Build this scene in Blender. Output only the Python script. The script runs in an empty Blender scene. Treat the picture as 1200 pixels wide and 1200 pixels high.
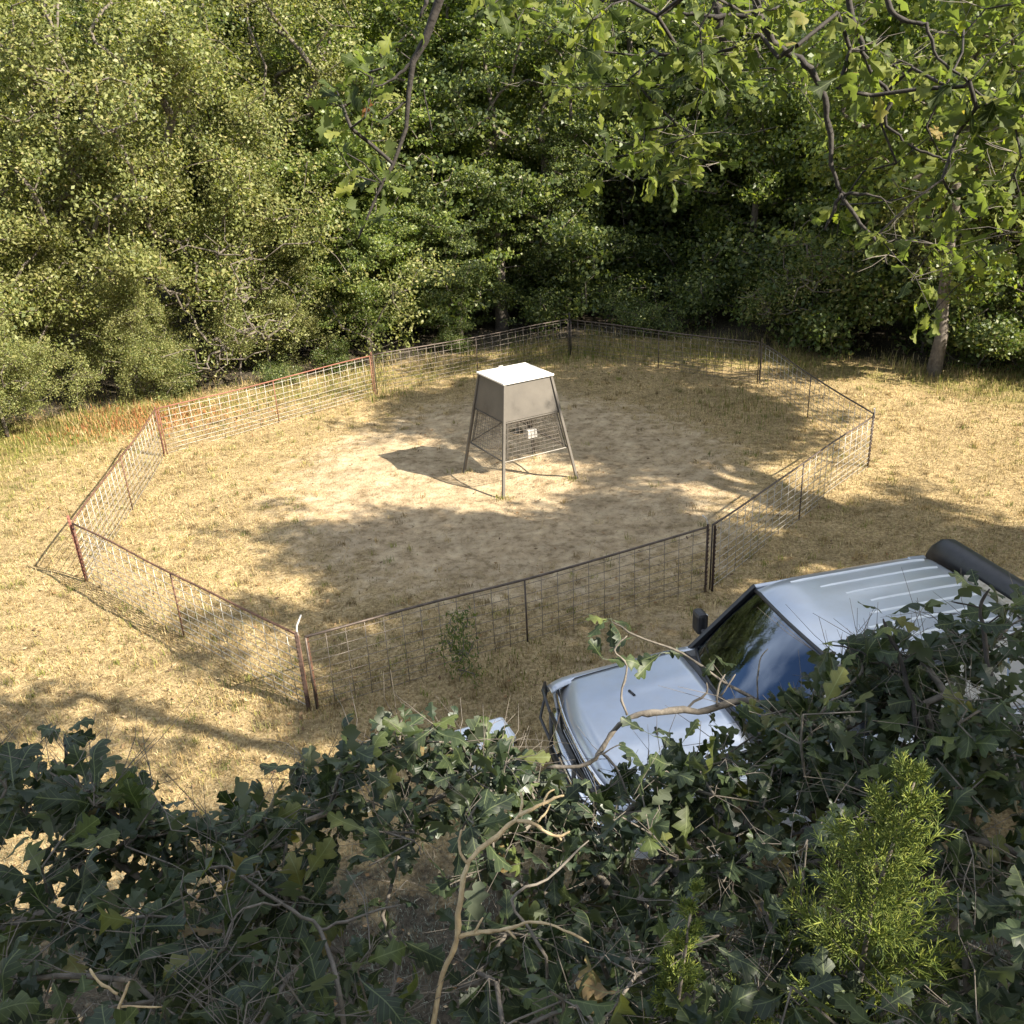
import bpy, bmesh, math, random
import numpy as np
from mathutils import Vector, Matrix

random.seed(7)
RNG = np.random.default_rng(7)
SC = bpy.context.scene
COL = SC.collection
PI = math.pi

# ------------------------------------------------------------------ camera
F_PX, PITCH, ROLL, CAM_H = 1078.13, 0.4155018, -0.0524359, 5.49843
R0 = Vector((1, 0, 0)); U0 = Vector((0, math.sin(PITCH), math.cos(PITCH))); FW = Vector((0, math.cos(PITCH), -math.sin(PITCH)))
CR = R0 * math.cos(ROLL) + U0 * math.sin(ROLL)
CU = -R0 * math.sin(ROLL) + U0 * math.cos(ROLL)
cam_data = bpy.data.cameras.new('camera')
cam = bpy.data.objects.new('camera', cam_data); COL.objects.link(cam)
cam_data.sensor_width = 36.0; cam_data.sensor_fit = 'HORIZONTAL'
cam_data.lens = F_PX / 1200 * 36.0
cam_data.clip_start = 0.05; cam_data.clip_end = 2000
M = Matrix((CR, CU, -FW)).transposed().to_4x4(); M.translation = (0, 0, CAM_H)
cam.matrix_world = M
SC.camera = cam
CAMP = Vector((0, 0, CAM_H))


def ray(u, v):
    return (CR * ((u - 600) / F_PX) - CU * ((v - 600) / F_PX) + FW)


def px(u, v, d=None, z=None):
    """photo pixel -> world point at camera distance d, or where it meets height z"""
    r = ray(u, v)
    if z is not None:
        return CAMP + r * ((z - CAM_H) / r.z)
    return CAMP + r.normalized() * d


# ------------------------------------------------------------------ world, sun, exposure
SUN_EL = math.radians(38.3)
SUN_AZ_DIR = Vector((0.872, -0.490, 0)).normalized()          # horizontal direction towards the sun
world = bpy.data.worlds.new('World'); SC.world = world; world.use_nodes = True
wn = world.node_tree.nodes; wl = world.node_tree.links; wn.clear()
sky = wn.new('ShaderNodeTexSky'); sky.sky_type = 'NISHITA'; sky.sun_disc = False
sky.sun_elevation = SUN_EL; sky.sun_rotation = math.atan2(SUN_AZ_DIR.x, SUN_AZ_DIR.y)
tc = wn.new('ShaderNodeTexCoord'); wmap = wn.new('ShaderNodeMapping'); wmap.inputs['Scale'].default_value = (1.0, 1.0, 2.2)
wno = wn.new('ShaderNodeTexNoise'); wno.inputs['Scale'].default_value = 2.6; wno.inputs['Detail'].default_value = 7
wr = wn.new('ShaderNodeValToRGB'); wr.color_ramp.elements[0].position = .44; wr.color_ramp.elements[1].position = .66
wmix = wn.new('ShaderNodeMixRGB'); wmix.inputs[2].default_value = (9.0, 9.3, 9.8, 1)
wbg = wn.new('ShaderNodeBackground'); wbg.inputs['Strength'].default_value = 0.076
wout = wn.new('ShaderNodeOutputWorld')
wl.new(tc.outputs['Generated'], wmap.inputs[0]); wl.new(wmap.outputs[0], wno.inputs['Vector'])
wl.new(wno.outputs['Fac'], wr.inputs[0]); wl.new(wr.outputs[0], wmix.inputs[0])
wl.new(sky.outputs[0], wmix.inputs[1]); wl.new(wmix.outputs[0], wbg.inputs[0]); wl.new(wbg.outputs[0], wout.inputs[0])

sun_d = bpy.data.lights.new('sun', 'SUN'); sun_d.energy = 5.0; sun_d.angle = math.radians(0.55); sun_d.color = (1.0, .91, .77)
sun = bpy.data.objects.new('sun', sun_d); COL.objects.link(sun)
SUNV = SUN_AZ_DIR * math.cos(SUN_EL) + Vector((0, 0, math.sin(SUN_EL)))
sun.rotation_euler = SUNV.to_track_quat('Z', 'Y').to_euler()
sun.location = SUNV * 60
SC.view_settings.view_transform = 'Standard'; SC.view_settings.look = 'None'
SC.view_settings.exposure = 1.86; SC.view_settings.gamma = 1; SC.view_settings.use_curve_mapping = False
SC.render.engine = 'CYCLES'
SC.cycles.max_bounces = 7; SC.cycles.diffuse_bounces = 3; SC.cycles.transparent_max_bounces = 8
SC.cycles.use_denoising = True
SC.cycles.sample_clamp_indirect = 6


# ------------------------------------------------------------------ materials
def newmat(name):
    m = bpy.data.materials.new(name); m.use_nodes = True
    nt = m.node_tree; nt.nodes.clear()
    out = nt.nodes.new('ShaderNodeOutputMaterial')
    return m, nt, out


def ramp(nt, fac, stops):
    r = nt.nodes.new('ShaderNodeValToRGB')
    while len(r.color_ramp.elements) < len(stops):
        r.color_ramp.elements.new(.5)
    for e, (p, c) in zip(r.color_ramp.elements, stops):
        e.position = p; e.color = (*c, 1)
    nt.links.new(fac, r.inputs[0])
    return r.outputs[0]


def noise(nt, scale, detail=4, vec=None, rough=.55):
    n = nt.nodes.new('ShaderNodeTexNoise'); n.inputs['Scale'].default_value = scale
    n.inputs['Detail'].default_value = detail; n.inputs['Roughness'].default_value = rough
    if vec is not None: nt.links.new(vec, n.inputs['Vector'])
    return n.outputs['Fac']


def objcoord(nt):
    return nt.nodes.new('ShaderNodeTexCoord').outputs['Object']


def simple(name, stops, scale=8, rough=.6, metal=0, bump=0, coat=0, spec=.5, rough_var=0):
    m, nt, out = newmat(name)
    b = nt.nodes.new('ShaderNodeBsdfPrincipled')
    vec = objcoord(nt)
    n = noise(nt, scale, 6, vec, .65)
    nt.links.new(ramp(nt, n, stops), b.inputs['Base Color'])
    b.inputs['Roughness'].default_value = rough; b.inputs['Metallic'].default_value = metal
    b.inputs['Coat Weight'].default_value = coat; b.inputs['Coat Roughness'].default_value = .04
    b.inputs['Specular IOR Level'].default_value = spec
    if rough_var:
        mr = nt.nodes.new('ShaderNodeMapRange'); mr.inputs[3].default_value = rough - rough_var; mr.inputs[4].default_value = rough + rough_var
        nt.links.new(noise(nt, scale * .7, 5, vec), mr.inputs[0]); nt.links.new(mr.outputs[0], b.inputs['Roughness'])
    if bump:
        bp = nt.nodes.new('ShaderNodeBump'); bp.inputs['Strength'].default_value = bump; bp.inputs['Distance'].default_value = .01
        nt.links.new(noise(nt, scale * 3, 6, vec), bp.inputs['Height']); nt.links.new(bp.outputs[0], b.inputs['Normal'])
    nt.links.new(b.outputs[0], out.inputs[0])
    return m


def leafmat(name, stops, trans=.35, rough=.5, island=True, back=None, spec=.4, patch=None):
    """stops: colour ramp over a random value per leaf; back: paler underside"""
    m, nt, out = newmat(name)
    if island:
        rnd = nt.nodes.new('ShaderNodeNewGeometry').outputs['Random Per Island']
    else:
        rnd = nt.nodes.new('ShaderNodeObjectInfo').outputs['Random']
    col = ramp(nt, rnd, stops)
    if patch:
        mx = nt.nodes.new('ShaderNodeMixRGB'); mx.blend_type = 'MIX'
        mx.inputs[2].default_value = (*patch, 1)
        f = noise(nt, .55, 3, objcoord(nt))
        mr = nt.nodes.new('ShaderNodeMapRange'); mr.inputs[1].default_value = .48; mr.inputs[2].default_value = .68; mr.inputs[4].default_value = .7
        nt.links.new(f, mr.inputs[0]); nt.links.new(mr.outputs[0], mx.inputs[0]); nt.links.new(col, mx.inputs[1]); col = mx.outputs[0]
    if not island:
        mx = nt.nodes.new('ShaderNodeMixRGB'); mx.blend_type = 'MULTIPLY'; mx.inputs[0].default_value = .6
        f2 = ramp(nt, noise(nt, 3.2, 4, objcoord(nt)), [(.35, (.55, .55, .5)), (.65, (1.15, 1.1, 1.0))])
        nt.links.new(col, mx.inputs[1]); nt.links.new(f2, mx.inputs[2]); col = mx.outputs[0]
        sp = nt.nodes.new('ShaderNodeSeparateXYZ'); nt.links.new(objcoord(nt), sp.inputs[0])

        def math_(op, a, b=None):
            q = nt.nodes.new('ShaderNodeMath'); q.operation = op
            for k, w in enumerate((a, b)):
                if w is None: continue
                if isinstance(w, (int, float)): q.inputs[k].default_value = w
                else: nt.links.new(w, q.inputs[k])
            return q.outputs[0]
        ax_ = math_('ABSOLUTE', sp.outputs[0])
        rib = math_('LESS_THAN', ax_, .011)
        side = math_('GREATER_THAN', math_('SINE', math_('MULTIPLY', math_('SUBTRACT', sp.outputs[1], math_('MULTIPLY', ax_, .9)), 44.0)), .93)
        vein = math_('MAXIMUM', rib, math_('MULTIPLY', side, .45))
        mv = nt.nodes.new('ShaderNodeMixRGB'); mv.inputs[2].default_value = (.16, .19, .085, 1)
        nt.links.new(math_('MULTIPLY', vein, .6), mv.inputs[0]); nt.links.new(col, mv.inputs[1]); col = mv.outputs[0]
    if back:
        mx = nt.nodes.new('ShaderNodeMixRGB'); mx.inputs[2].default_value = (*back, 1)
        g = nt.nodes.new('ShaderNodeNewGeometry')
        nt.links.new(g.outputs['Backfacing'], mx.inputs[0]); nt.links.new(col, mx.inputs[1]); col = mx.outputs[0]
    b = nt.nodes.new('ShaderNodeBsdfPrincipled'); b.inputs['Roughness'].default_value = rough
    b.inputs['Specular IOR Level'].default_value = spec
    nt.links.new(col, b.inputs['Base Color'])
    t = nt.nodes.new('ShaderNodeBsdfTranslucent')
    mt = nt.nodes.new('ShaderNodeMixRGB'); mt.blend_type = 'MULTIPLY'; mt.inputs[0].default_value = 1
    mt.inputs[2].default_value = (1.5, 1.6, .6, 1)
    nt.links.new(col, mt.inputs[1]); nt.links.new(mt.outputs[0], t.inputs[0])
    ms = nt.nodes.new('ShaderNodeMixShader'); ms.inputs[0].default_value = trans
    nt.links.new(b.outputs[0], ms.inputs[1]); nt.links.new(t.outputs[0], ms.inputs[2]); nt.links.new(ms.outputs[0], out.inputs[0])
    return m


MAT = {}
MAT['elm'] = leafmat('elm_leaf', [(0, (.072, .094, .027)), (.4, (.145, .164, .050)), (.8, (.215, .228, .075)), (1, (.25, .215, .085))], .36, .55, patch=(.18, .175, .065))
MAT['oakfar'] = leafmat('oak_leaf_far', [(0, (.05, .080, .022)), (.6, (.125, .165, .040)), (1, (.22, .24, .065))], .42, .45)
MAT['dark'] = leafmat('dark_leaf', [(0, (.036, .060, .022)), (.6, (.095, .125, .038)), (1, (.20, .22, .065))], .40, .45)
MAT['bush'] = leafmat('bush_leaf', [(0, (.045, .075, .018)), (.6, (.085, .115, .028)), (1, (.15, .15, .045))], .35, .5)
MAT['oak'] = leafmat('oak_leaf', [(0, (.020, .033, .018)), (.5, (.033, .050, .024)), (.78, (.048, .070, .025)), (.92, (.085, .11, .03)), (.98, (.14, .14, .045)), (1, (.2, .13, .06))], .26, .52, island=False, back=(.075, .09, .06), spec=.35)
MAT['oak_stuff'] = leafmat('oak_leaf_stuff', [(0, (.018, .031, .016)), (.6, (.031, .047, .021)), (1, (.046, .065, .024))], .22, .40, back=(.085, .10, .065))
MAT['oak_top'] = leafmat('oak_leaf_overhead', [(0, (.022, .036, .010)), (.5, (.05, .074, .015)), (.78, (.12, .15, .027)), (.93, (.22, .24, .06)), (.985, (.24, .2, .07)), (1, (.22, .07, .03))], .5, .6, island=False, back=(.10, .125, .05), spec=.2)  # brighter yellow stops put backlight into the leaf colour
MAT['cedar'] = leafmat('cedar_scale', [(0, (.07, .11, .022)), (.6, (.15, .19, .034)), (1, (.26, .28, .06))], .3, .55)
MAT['drybrown'] = leafmat('dry_leaf', [(0, (.18, .09, .04)), (1, (.32, .17, .07))], .3, .6, island=False)
MAT['bark'] = simple('bark', [(.3, (.06, .048, .038)), (.6, (.13, .11, .088)), (.8, (.2, .175, .145))], 14, .9, bump=.8)
MAT['twig'] = simple('twig_bark', [(.3, (.07, .06, .048)), (.6, (.15, .13, .105)), (.8, (.26, .235, .2))], 18, .85, bump=.5)
MAT['twig_dark'] = simple('twig_dark_bark', [(.3, (.014, .011, .009)), (.6, (.035, .029, .024)), (.85, (.13, .115, .095))], 18, .85, bump=.5)
MAT['deadwood'] = simple('dead_wood', [(.3, (.26, .18, .09)), (.55, (.45, .34, .19)), (.8, (.56, .46, .3))], 20, .8, bump=.4)
MAT['rail'] = simple('rusty_rail', [(.3, (.055, .032, .022)), (.55, (.13, .065, .04)), (.75, (.22, .12, .075))], 9, .7, metal=.3, bump=.2)
MAT['rail_red'] = simple('red_rust_rail', [(.3, (.13, .05, .032)), (.6, (.21, .088, .055)), (.8, (.26, .16, .11))], 9, .75, metal=.2, bump=.2)
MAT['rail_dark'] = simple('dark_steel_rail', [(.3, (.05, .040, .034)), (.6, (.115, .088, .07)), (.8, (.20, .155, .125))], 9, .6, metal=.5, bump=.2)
MAT['wire'] = simple('galvanised_wire', [(.3, (.22, .2, .17)), (.6, (.42, .39, .34)), (.8, (.5, .47, .42))], 12, .5, metal=.5)
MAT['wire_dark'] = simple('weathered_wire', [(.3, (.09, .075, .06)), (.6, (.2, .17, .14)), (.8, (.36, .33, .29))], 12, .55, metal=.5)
MAT['post'] = simple('steel_post', [(.3, (.03, .022, .018)), (.6, (.075, .045, .035)), (.8, (.15, .1, .075))], 15, .7, metal=.3, bump=.2)
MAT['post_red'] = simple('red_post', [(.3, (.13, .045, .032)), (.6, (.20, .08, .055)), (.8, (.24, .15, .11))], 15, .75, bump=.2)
MAT['pale_paint'] = simple('pale_paint', [(.35, (.45, .42, .37)), (.7, (.6, .57, .52))], 20, .6)
MAT['feeder'] = simple('feeder_paint', [(.25, (.056, .049, .039)), (.45, (.092, .081, .066)), (.75, (.120, .106, .086))], 2.2, .6, metal=.15, bump=.1, rough_var=.1)
MAT['lid'] = simple('feeder_lid_paint', [(.3, (.62, .6, .55)), (.7, (.74, .72, .67))], 3.5, .45, metal=.2)
MAT['motorbox'] = simple('control_box_plastic', [(.3, (.30, .29, .26)), (.7, (.42, .40, .37))], 6, .5)


def carpaint():
    m, nt, out = newmat('silver_paint')
    b = nt.nodes.new('ShaderNodeBsdfPrincipled')
    vec = objcoord(nt)
    nt.links.new(ramp(nt, noise(nt, 1.6, 5, vec), [(.35, (.38, .415, .47)), (.7, (.46, .495, .55))]), b.inputs['Base Color'])
    b.inputs['Metallic'].default_value = .60
    mr = nt.nodes.new('ShaderNodeMapRange'); mr.inputs[3].default_value = .22; mr.inputs[4].default_value = .44
    nt.links.new(noise(nt, 2.3, 7, vec, .7), mr.inputs[0]); nt.links.new(mr.outputs[0], b.inputs['Roughness'])
    b.inputs['Coat Weight'].default_value = .6; b.inputs['Coat Roughness'].default_value = .10
    dust = nt.nodes.new('ShaderNodeBsdfDiffuse'); dust.inputs[0].default_value = (.40, .36, .31, 1)
    dr = nt.nodes.new('ShaderNodeMapRange'); dr.inputs[1].default_value = .42; dr.inputs[2].default_value = .8; dr.inputs[3].default_value = .02; dr.inputs[4].default_value = .34
    nt.links.new(noise(nt, 5.5, 9, vec, .78), dr.inputs[0])
    dm = nt.nodes.new('ShaderNodeMixShader'); nt.links.new(dr.outputs[0], dm.inputs[0]); nt.links.new(b.outputs[0], dm.inputs[1]); nt.links.new(dust.outputs[0], dm.inputs[2])
    bp = nt.nodes.new('ShaderNodeBump'); bp.inputs['Strength'].default_value = .04; bp.inputs['Distance'].default_value = .02
    nt.links.new(noise(nt, 1.2, 2, vec), bp.inputs['Height']); nt.links.new(bp.outputs[0], b.inputs['Normal'])
    nt.links.new(dm.outputs[0], out.inputs[0])
    return m


MAT['paint'] = carpaint()
MAT['roofrib'] = simple('rib_highlight', [(.3, (.74, .76, .78)), (.7, (.8, .81, .82))], 4, .3, metal=.2, coat=.8)  # near-white tone paints the highlights along the ribs; body is silver
MAT['blackplastic'] = simple('black_plastic', [(.3, (.012, .012, .013)), (.7, (.026, .026, .028))], 12, .48)
MAT['blacksteel'] = simple('black_steel', [(.3, (.010, .010, .010)), (.7, (.025, .024, .023))], 12, .35)
MAT['rubber'] = simple('tyre_rubber', [(.3, (.018, .017, .016)), (.7, (.04, .037, .033))], 10, .85, bump=.3)
MAT['chrome'] = simple('chrome', [(.3, (.55, .55, .56)), (.7, (.66, .66, .67))], 6, .18, metal=1)
MAT['interior'] = simple('cabin_trim', [(.3, (.05, .048, .045)), (.7, (.10, .095, .088))], 6, .8)
MAT['lamp'] = simple('lamp_lens', [(.3, (.6, .6, .6)), (.7, (.72, .72, .72))], 6, .1, metal=.4, coat=1)
MAT['indicator'] = simple('amber_lens', [(.3, (.5, .2, .04)), (.7, (.6, .26, .06))], 6, .15, coat=1)
MAT['whiteplastic'] = simple('white_plastic', [(.3, (.66, .68, .70)), (.7, (.76, .77, .78))], 3, .16, coat=.8, rough_var=.08)
MAT['buff'] = simple('buff_trim', [(.3, (.26, .22, .16)), (.55, (.42, .37, .29)), (.8, (.5, .46, .38))], 16, .7, bump=.3)


def glassmat():
    m, nt, out = newmat('tinted_glass')
    g = nt.nodes.new('ShaderNodeBsdfGlossy'); g.inputs['Roughness'].default_value = .03; g.inputs[0].default_value = (.62, .76, 1.0, 1)  # gloss coloured blue so reflections lean towards sky; glass itself only dark
    t = nt.nodes.new('ShaderNodeBsdfTransparent'); t.inputs[0].default_value = (.16, .19, .20, 1)
    fr = nt.nodes.new('ShaderNodeFresnel'); fr.inputs[0].default_value = 2.1
    ms = nt.nodes.new('ShaderNodeMixShader')
    nt.links.new(fr.outputs[0], ms.inputs[0]); nt.links.new(t.outputs[0], ms.inputs[1]); nt.links.new(g.outputs[0], ms.inputs[2])
    nt.links.new(ms.outputs[0], out.inputs[0])
    return m


MAT['glass'] = glassmat()


# ------------------------------------------------------------------ mesh helpers
class MB:
    """collects verts and faces for ONE mesh"""
    def __init__(s): s.v = []; s.f = []; s.n = 0

    def add(s, v, f):
        v = np.asarray(v, float).reshape(-1, 3)
        s.v.append(v)
        s.f += [tuple(i + s.n for i in q) for q in f]
        s.n += len(v)

    def tube(s, pts, radii, sides=6, cap=True):
        pts = np.asarray([tuple(p) for p in pts], float)
        k = len(pts)
        if np.isscalar(radii): radii = [radii] * k
        t = np.gradient(pts, axis=0); t /= np.linalg.norm(t, axis=1)[:, None] + 1e-9
        ref = np.array([.31, .17, .93]) if abs(t[0][2]) < .9 else np.array([.95, .2, .1])
        rings = []
        a = np.cross(t[0], ref); a /= np.linalg.norm(a) + 1e-9
        ang = np.arange(sides) * 2 * PI / sides
        for i in range(k):
            a = a - t[i] * np.dot(a, t[i]); a /= np.linalg.norm(a) + 1e-9
            b = np.cross(t[i], a)
            rings.append(pts[i] + radii[i] * (np.cos(ang)[:, None] * a + np.sin(ang)[:, None] * b))
        f = []
        for i in range(k - 1):
            for j in range(sides):
                j2 = (j + 1) % sides
                f.append((i * sides + j, i * sides + j2, (i + 1) * sides + j2, (i + 1) * sides + j))
        if cap:
            f.append(tuple(range(sides))[::-1]); f.append(tuple((k - 1) * sides + j for j in range(sides)))
        s.add(np.concatenate(rings), f)

    def box(s, x0, x1, y0, y1, z0, z1):
        v = [(x, y, z) for z in (z0, z1) for y in (y0, y1) for x in (x0, x1)]
        s.add(v, [(0, 2, 3, 1), (4, 5, 7, 6), (0, 1, 5, 4), (2, 6, 7, 3), (0, 4, 6, 2), (1, 3, 7, 5)])

    def prism(s, pts, off):
        pts = [Vector(p) for p in pts]; off = Vector(off); n = len(pts)
        v = [tuple(p) for p in pts] + [tuple(p + off) for p in pts]
        s.add(v, [tuple(range(n)), tuple(range(2 * n - 1, n - 1, -1))] + [(i, n + i, n + (i + 1) % n, (i + 1) % n) for i in range(n)])

    def grid(s, fn, us, vs):
        v = [fn(u, w) for u in us for w in vs]; m = len(vs)
        s.add(v, [(i * m + j, (i + 1) * m + j, (i + 1) * m + j + 1, i * m + j + 1) for i in range(len(us) - 1) for j in range(m - 1)])

    def lathe(s, prof, centre, axis='y', seg=28):
        v = []; m = len(prof)
        for i in range(seg):
            a = 2 * PI * i / seg
            for (r, h) in prof:
                v.append((centre[0] + r * math.cos(a), centre[1] + h, centre[2] + r * math.sin(a)) if axis == 'y' else
                         (centre[0] + r * math.cos(a), centre[1] + r * math.sin(a), centre[2] + h))
        s.add(v, [(i * m + j, i * m + j + 1, ((i + 1) % seg) * m + j + 1, ((i + 1) % seg) * m + j) for i in range(seg) for j in range(m - 1)])

    def mesh(s, name, smooth=False):
        me = bpy.data.meshes.new(name)
        v = np.concatenate(s.v) if s.v else np.zeros((0, 3))
        me.from_pydata(v.tolist(), [], s.f)
        if smooth: me.shade_smooth()
        me.update()
        return me

    def build(s, name, mat, parent=None, smooth=False, bevel=0, solid=0, sub=0, autos=None):
        me = s.mesh(name, smooth); me.materials.append(MAT[mat] if isinstance(mat, str) else mat)
        o = link(name, me, parent)
        if sub:
            m = o.modifiers.new('sub', 'SUBSURF'); m.levels = sub; m.render_levels = sub
        if solid:
            m = o.modifiers.new('solid', 'SOLIDIFY'); m.thickness = solid; m.offset = -1
        if bevel:
            m = o.modifiers.new('bevel', 'BEVEL'); m.width = bevel; m.segments = 2; m.limit_method = 'ANGLE'; m.angle_limit = math.radians(40)
        return o


def link(name, data, parent=None):
    o = bpy.data.objects.new(name, data); COL.objects.link(o)
    if parent is not None: o.parent = parent
    return o


def tag(o, label=None, cat=None, group=None, kind=None):
    if label: o['label'] = label
    if cat: o['category'] = cat
    if group: o['group'] = group
    if kind: o['kind'] = kind
    return o


def thing(name, label, cat, loc=(0, 0, 0), rz=0, group=None):
    o = link(name, None); o.location = loc; o.rotation_euler = (0, 0, rz); o.empty_display_size = .2
    return tag(o, label, cat, group)


def fast_mesh(name, verts, faces, mat, colors=None, smooth=False):
    """verts (N,3) and faces (M,k) numpy"""
    me = bpy.data.meshes.new(name)
    verts = np.asarray(verts, np.float32); faces = np.asarray(faces, np.int32)
    k = faces.shape[1]
    me.vertices.add(len(verts)); me.vertices.foreach_set('co', verts.ravel())
    me.loops.add(faces.size); me.loops.foreach_set('vertex_index', faces.ravel())
    me.polygons.add(len(faces)); me.polygons.foreach_set('loop_start', np.arange(0, faces.size, k, dtype=np.int32))
    if colors is not None:
        a = me.color_attributes.new('col', 'FLOAT_COLOR', 'POINT')
        a.data.foreach_set('color', np.asarray(colors, np.float32).ravel())
    me.update(calc_edges=True)
    me.materials.append(MAT[mat] if isinstance(mat, str) else mat)
    return me


def unit(a):
    return a / (np.linalg.norm(a, axis=-1, keepdims=True) + 1e-9)


# ------------------------------------------------------------------ ground
def smoothstep(a, b, x):
    t = np.clip((x - a) / (b - a), 0, 1); return t * t * (3 - 2 * t)


PEN = np.array([(-2.12, 7.75), (-5.70, 10.95), (-6.22, 15.80), (-2.78, 19.07), (1.58, 21.54), (5.27, 18.46), (5.69, 13.54), (2.32, 9.77)])
PEN_C = PEN.mean(0)


def in_poly(x, y, poly):
    x = np.asarray(x); y = np.asarray(y); c = np.zeros(x.shape, bool)
    for i in range(len(poly)):
        x1, y1 = poly[i]; x2, y2 = poly[i - 1]
        c ^= ((y1 > y) != (y2 > y)) & (x < (x2 - x1) * (y - y1) / (y2 - y1 + 1e-12) + x1)
    return c


def gz(x, y):
    x = np.asarray(x, float); y = np.asarray(y, float)
    r = np.hypot(x, y - 12)
    near = 1 - smoothstep(12, 30, r)
    h = .035 * np.sin(x * .9 + 1.3) * np.cos(y * .7) + .02 * np.sin(x * 2.3 + y * 1.7) + .012 * np.sin(x * 5.1 - y * 4.3)
    return h * (.6 + .4 * near)


def wood_edge(x):
    """y of the forest edge at x"""
    return np.interp(x, [-14, -9, -7, -3, 2, 6, 9, 14], [16.2, 18.5, 19.5, 20.9, 22.8, 21.0, 18.2, 17.5])


axis_n = np.concatenate([np.linspace(-400, -40, 10), np.linspace(-32, -12, 11), np.linspace(-11, 11, 111), np.linspace(12, 32, 11), np.linspace(40, 400, 10)])
gx, gy = np.meshgrid(axis_n, axis_n + 13, indexing='ij')
gv = np.stack([gx, gy, gz(gx, gy)], -1).reshape(-1, 3)
n_ = len(axis_n); ii, jj = np.meshgrid(np.arange(n_ - 1), np.arange(n_ - 1), indexing='ij'); a_ = (ii * n_ + jj).ravel()
gfaces = np.stack([a_, a_ + n_, a_ + n_ + 1, a_ + 1], 1)


def groundmat():
    m, nt, out = newmat('ground')
    L = nt.links
    vec = nt.nodes.new('ShaderNodeNewGeometry').outputs['Position']
    att = nt.nodes.new('ShaderNodeVertexColor'); att.layer_name = 'col'      # R dirt, G woodland litter, B green
    sep = nt.nodes.new('ShaderNodeSeparateColor'); L.new(att.outputs[0], sep.inputs[0])
    fine = noise(nt, 26, 8, vec, .7); mid = noise(nt, 3.2, 6, vec, .65); big = noise(nt, .6, 4, vec)
    straw = ramp(nt, fine, [(.30, (.13, .092, .047)), (.5, (.345, .255, .128)), (.68, (.51, .40, .225))])
    dirt = ramp(nt, mid, [(.30, (.27, .20, .12)), (.5, (.43, .33, .205)), (.7, (.54, .43, .28))])
    green = ramp(nt, fine, [(.3, (.09, .09, .025)), (.6, (.22, .20, .06)), (.8, (.33, .28, .1))])
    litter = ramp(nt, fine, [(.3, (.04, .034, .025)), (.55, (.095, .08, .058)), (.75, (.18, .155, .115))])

    def mix(a, b, f, lo, hi, jitter):
        mm = nt.nodes.new('ShaderNodeMath'); mm.operation = 'MULTIPLY_ADD'; mm.inputs[1].default_value = jitter
        ctr = nt.nodes.new('ShaderNodeMath'); ctr.operation = 'SUBTRACT'; ctr.inputs[1].default_value = .5
        L.new(mid, ctr.inputs[0]); L.new(ctr.outputs[0], mm.inputs[0]); L.new(f, mm.inputs[2])
        mr = nt.nodes.new('ShaderNodeMapRange'); mr.inputs[1].default_value = lo; mr.inputs[2].default_value = hi
        L.new(mm.outputs[0], mr.inputs[0])
        x = nt.nodes.new('ShaderNodeMixRGB'); L.new(mr.outputs[0], x.inputs[0]); L.new(a, x.inputs[1]); L.new(b, x.inputs[2])
        return x.outputs[0]
    c = mix(straw, green, sep.outputs[2], .3, .8, 1.6)
    c = mix(c, dirt, sep.outputs[0], .25, .8, 1.8)
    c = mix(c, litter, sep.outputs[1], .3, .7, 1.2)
    blot = ramp(nt, noise(nt, 7.5, 5, vec, .7), [(.34, (.50, .47, .42)), (.50, (.95, .95, .95)), (.66, (1.12, 1.10, 1.06))])
    blot2 = ramp(nt, noise(nt, 1.1, 4, vec, .6), [(.36, (.80, .80, .80)), (.60, (1.05, 1.05, 1.05))])
    for bb in (blot, blot2):
        x = nt.nodes.new('ShaderNodeMixRGB'); x.blend_type = 'MULTIPLY'; x.inputs[0].default_value = .85
        L.new(c, x.inputs[1]); L.new(bb, x.inputs[2]); c = x.outputs[0]
    b = nt.nodes.new('ShaderNodeBsdfPrincipled'); b.inputs['Roughness'].default_value = .95; b.inputs['Specular IOR Level'].default_value = .1
    L.new(c, b.inputs['Base Color'])
    bp = nt.nodes.new('ShaderNodeBump'); bp.inputs['Strength'].default_value = 1.0; bp.inputs['Distance'].default_value = .05
    hh = nt.nodes.new('ShaderNodeMath'); hh.operation = 'ADD'; L.new(fine, hh.inputs[0]); L.new(mid, hh.inputs[1])
    L.new(hh.outputs[0], bp.inputs['Height']); L.new(bp.outputs[0], b.inputs['Normal'])
    L.new(b.outputs[0], out.inputs[0])
    return m


def masks(x, y):
    x = np.asarray(x, float); y = np.asarray(y, float)
    d = np.hypot((x - PEN_C[0] - .3) / 5.0, (y - PEN_C[1] + .6) / 5.9)
    dirt = 1 - smoothstep(.45, 1.0, d)
    # a worn track in front of the pen where vehicles park
    track = np.exp(-((x - 3.2) / 2.6) ** 2) * np.exp(-((y - 8.2) / 1.6) ** 2)
    dirt = np.maximum(dirt, .75 * track)
    litter = smoothstep(-.6, 1.6, y - wood_edge(x))
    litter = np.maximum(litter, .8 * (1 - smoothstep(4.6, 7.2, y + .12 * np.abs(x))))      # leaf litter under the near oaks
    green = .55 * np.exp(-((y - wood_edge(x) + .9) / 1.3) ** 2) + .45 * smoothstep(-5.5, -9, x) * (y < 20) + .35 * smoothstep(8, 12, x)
    return dirt, litter, np.clip(green, 0, 1)


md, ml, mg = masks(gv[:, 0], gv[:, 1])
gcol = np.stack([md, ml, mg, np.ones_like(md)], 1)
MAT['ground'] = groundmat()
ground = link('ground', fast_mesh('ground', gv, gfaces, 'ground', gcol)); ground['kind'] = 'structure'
ground.data.shade_smooth()


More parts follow.
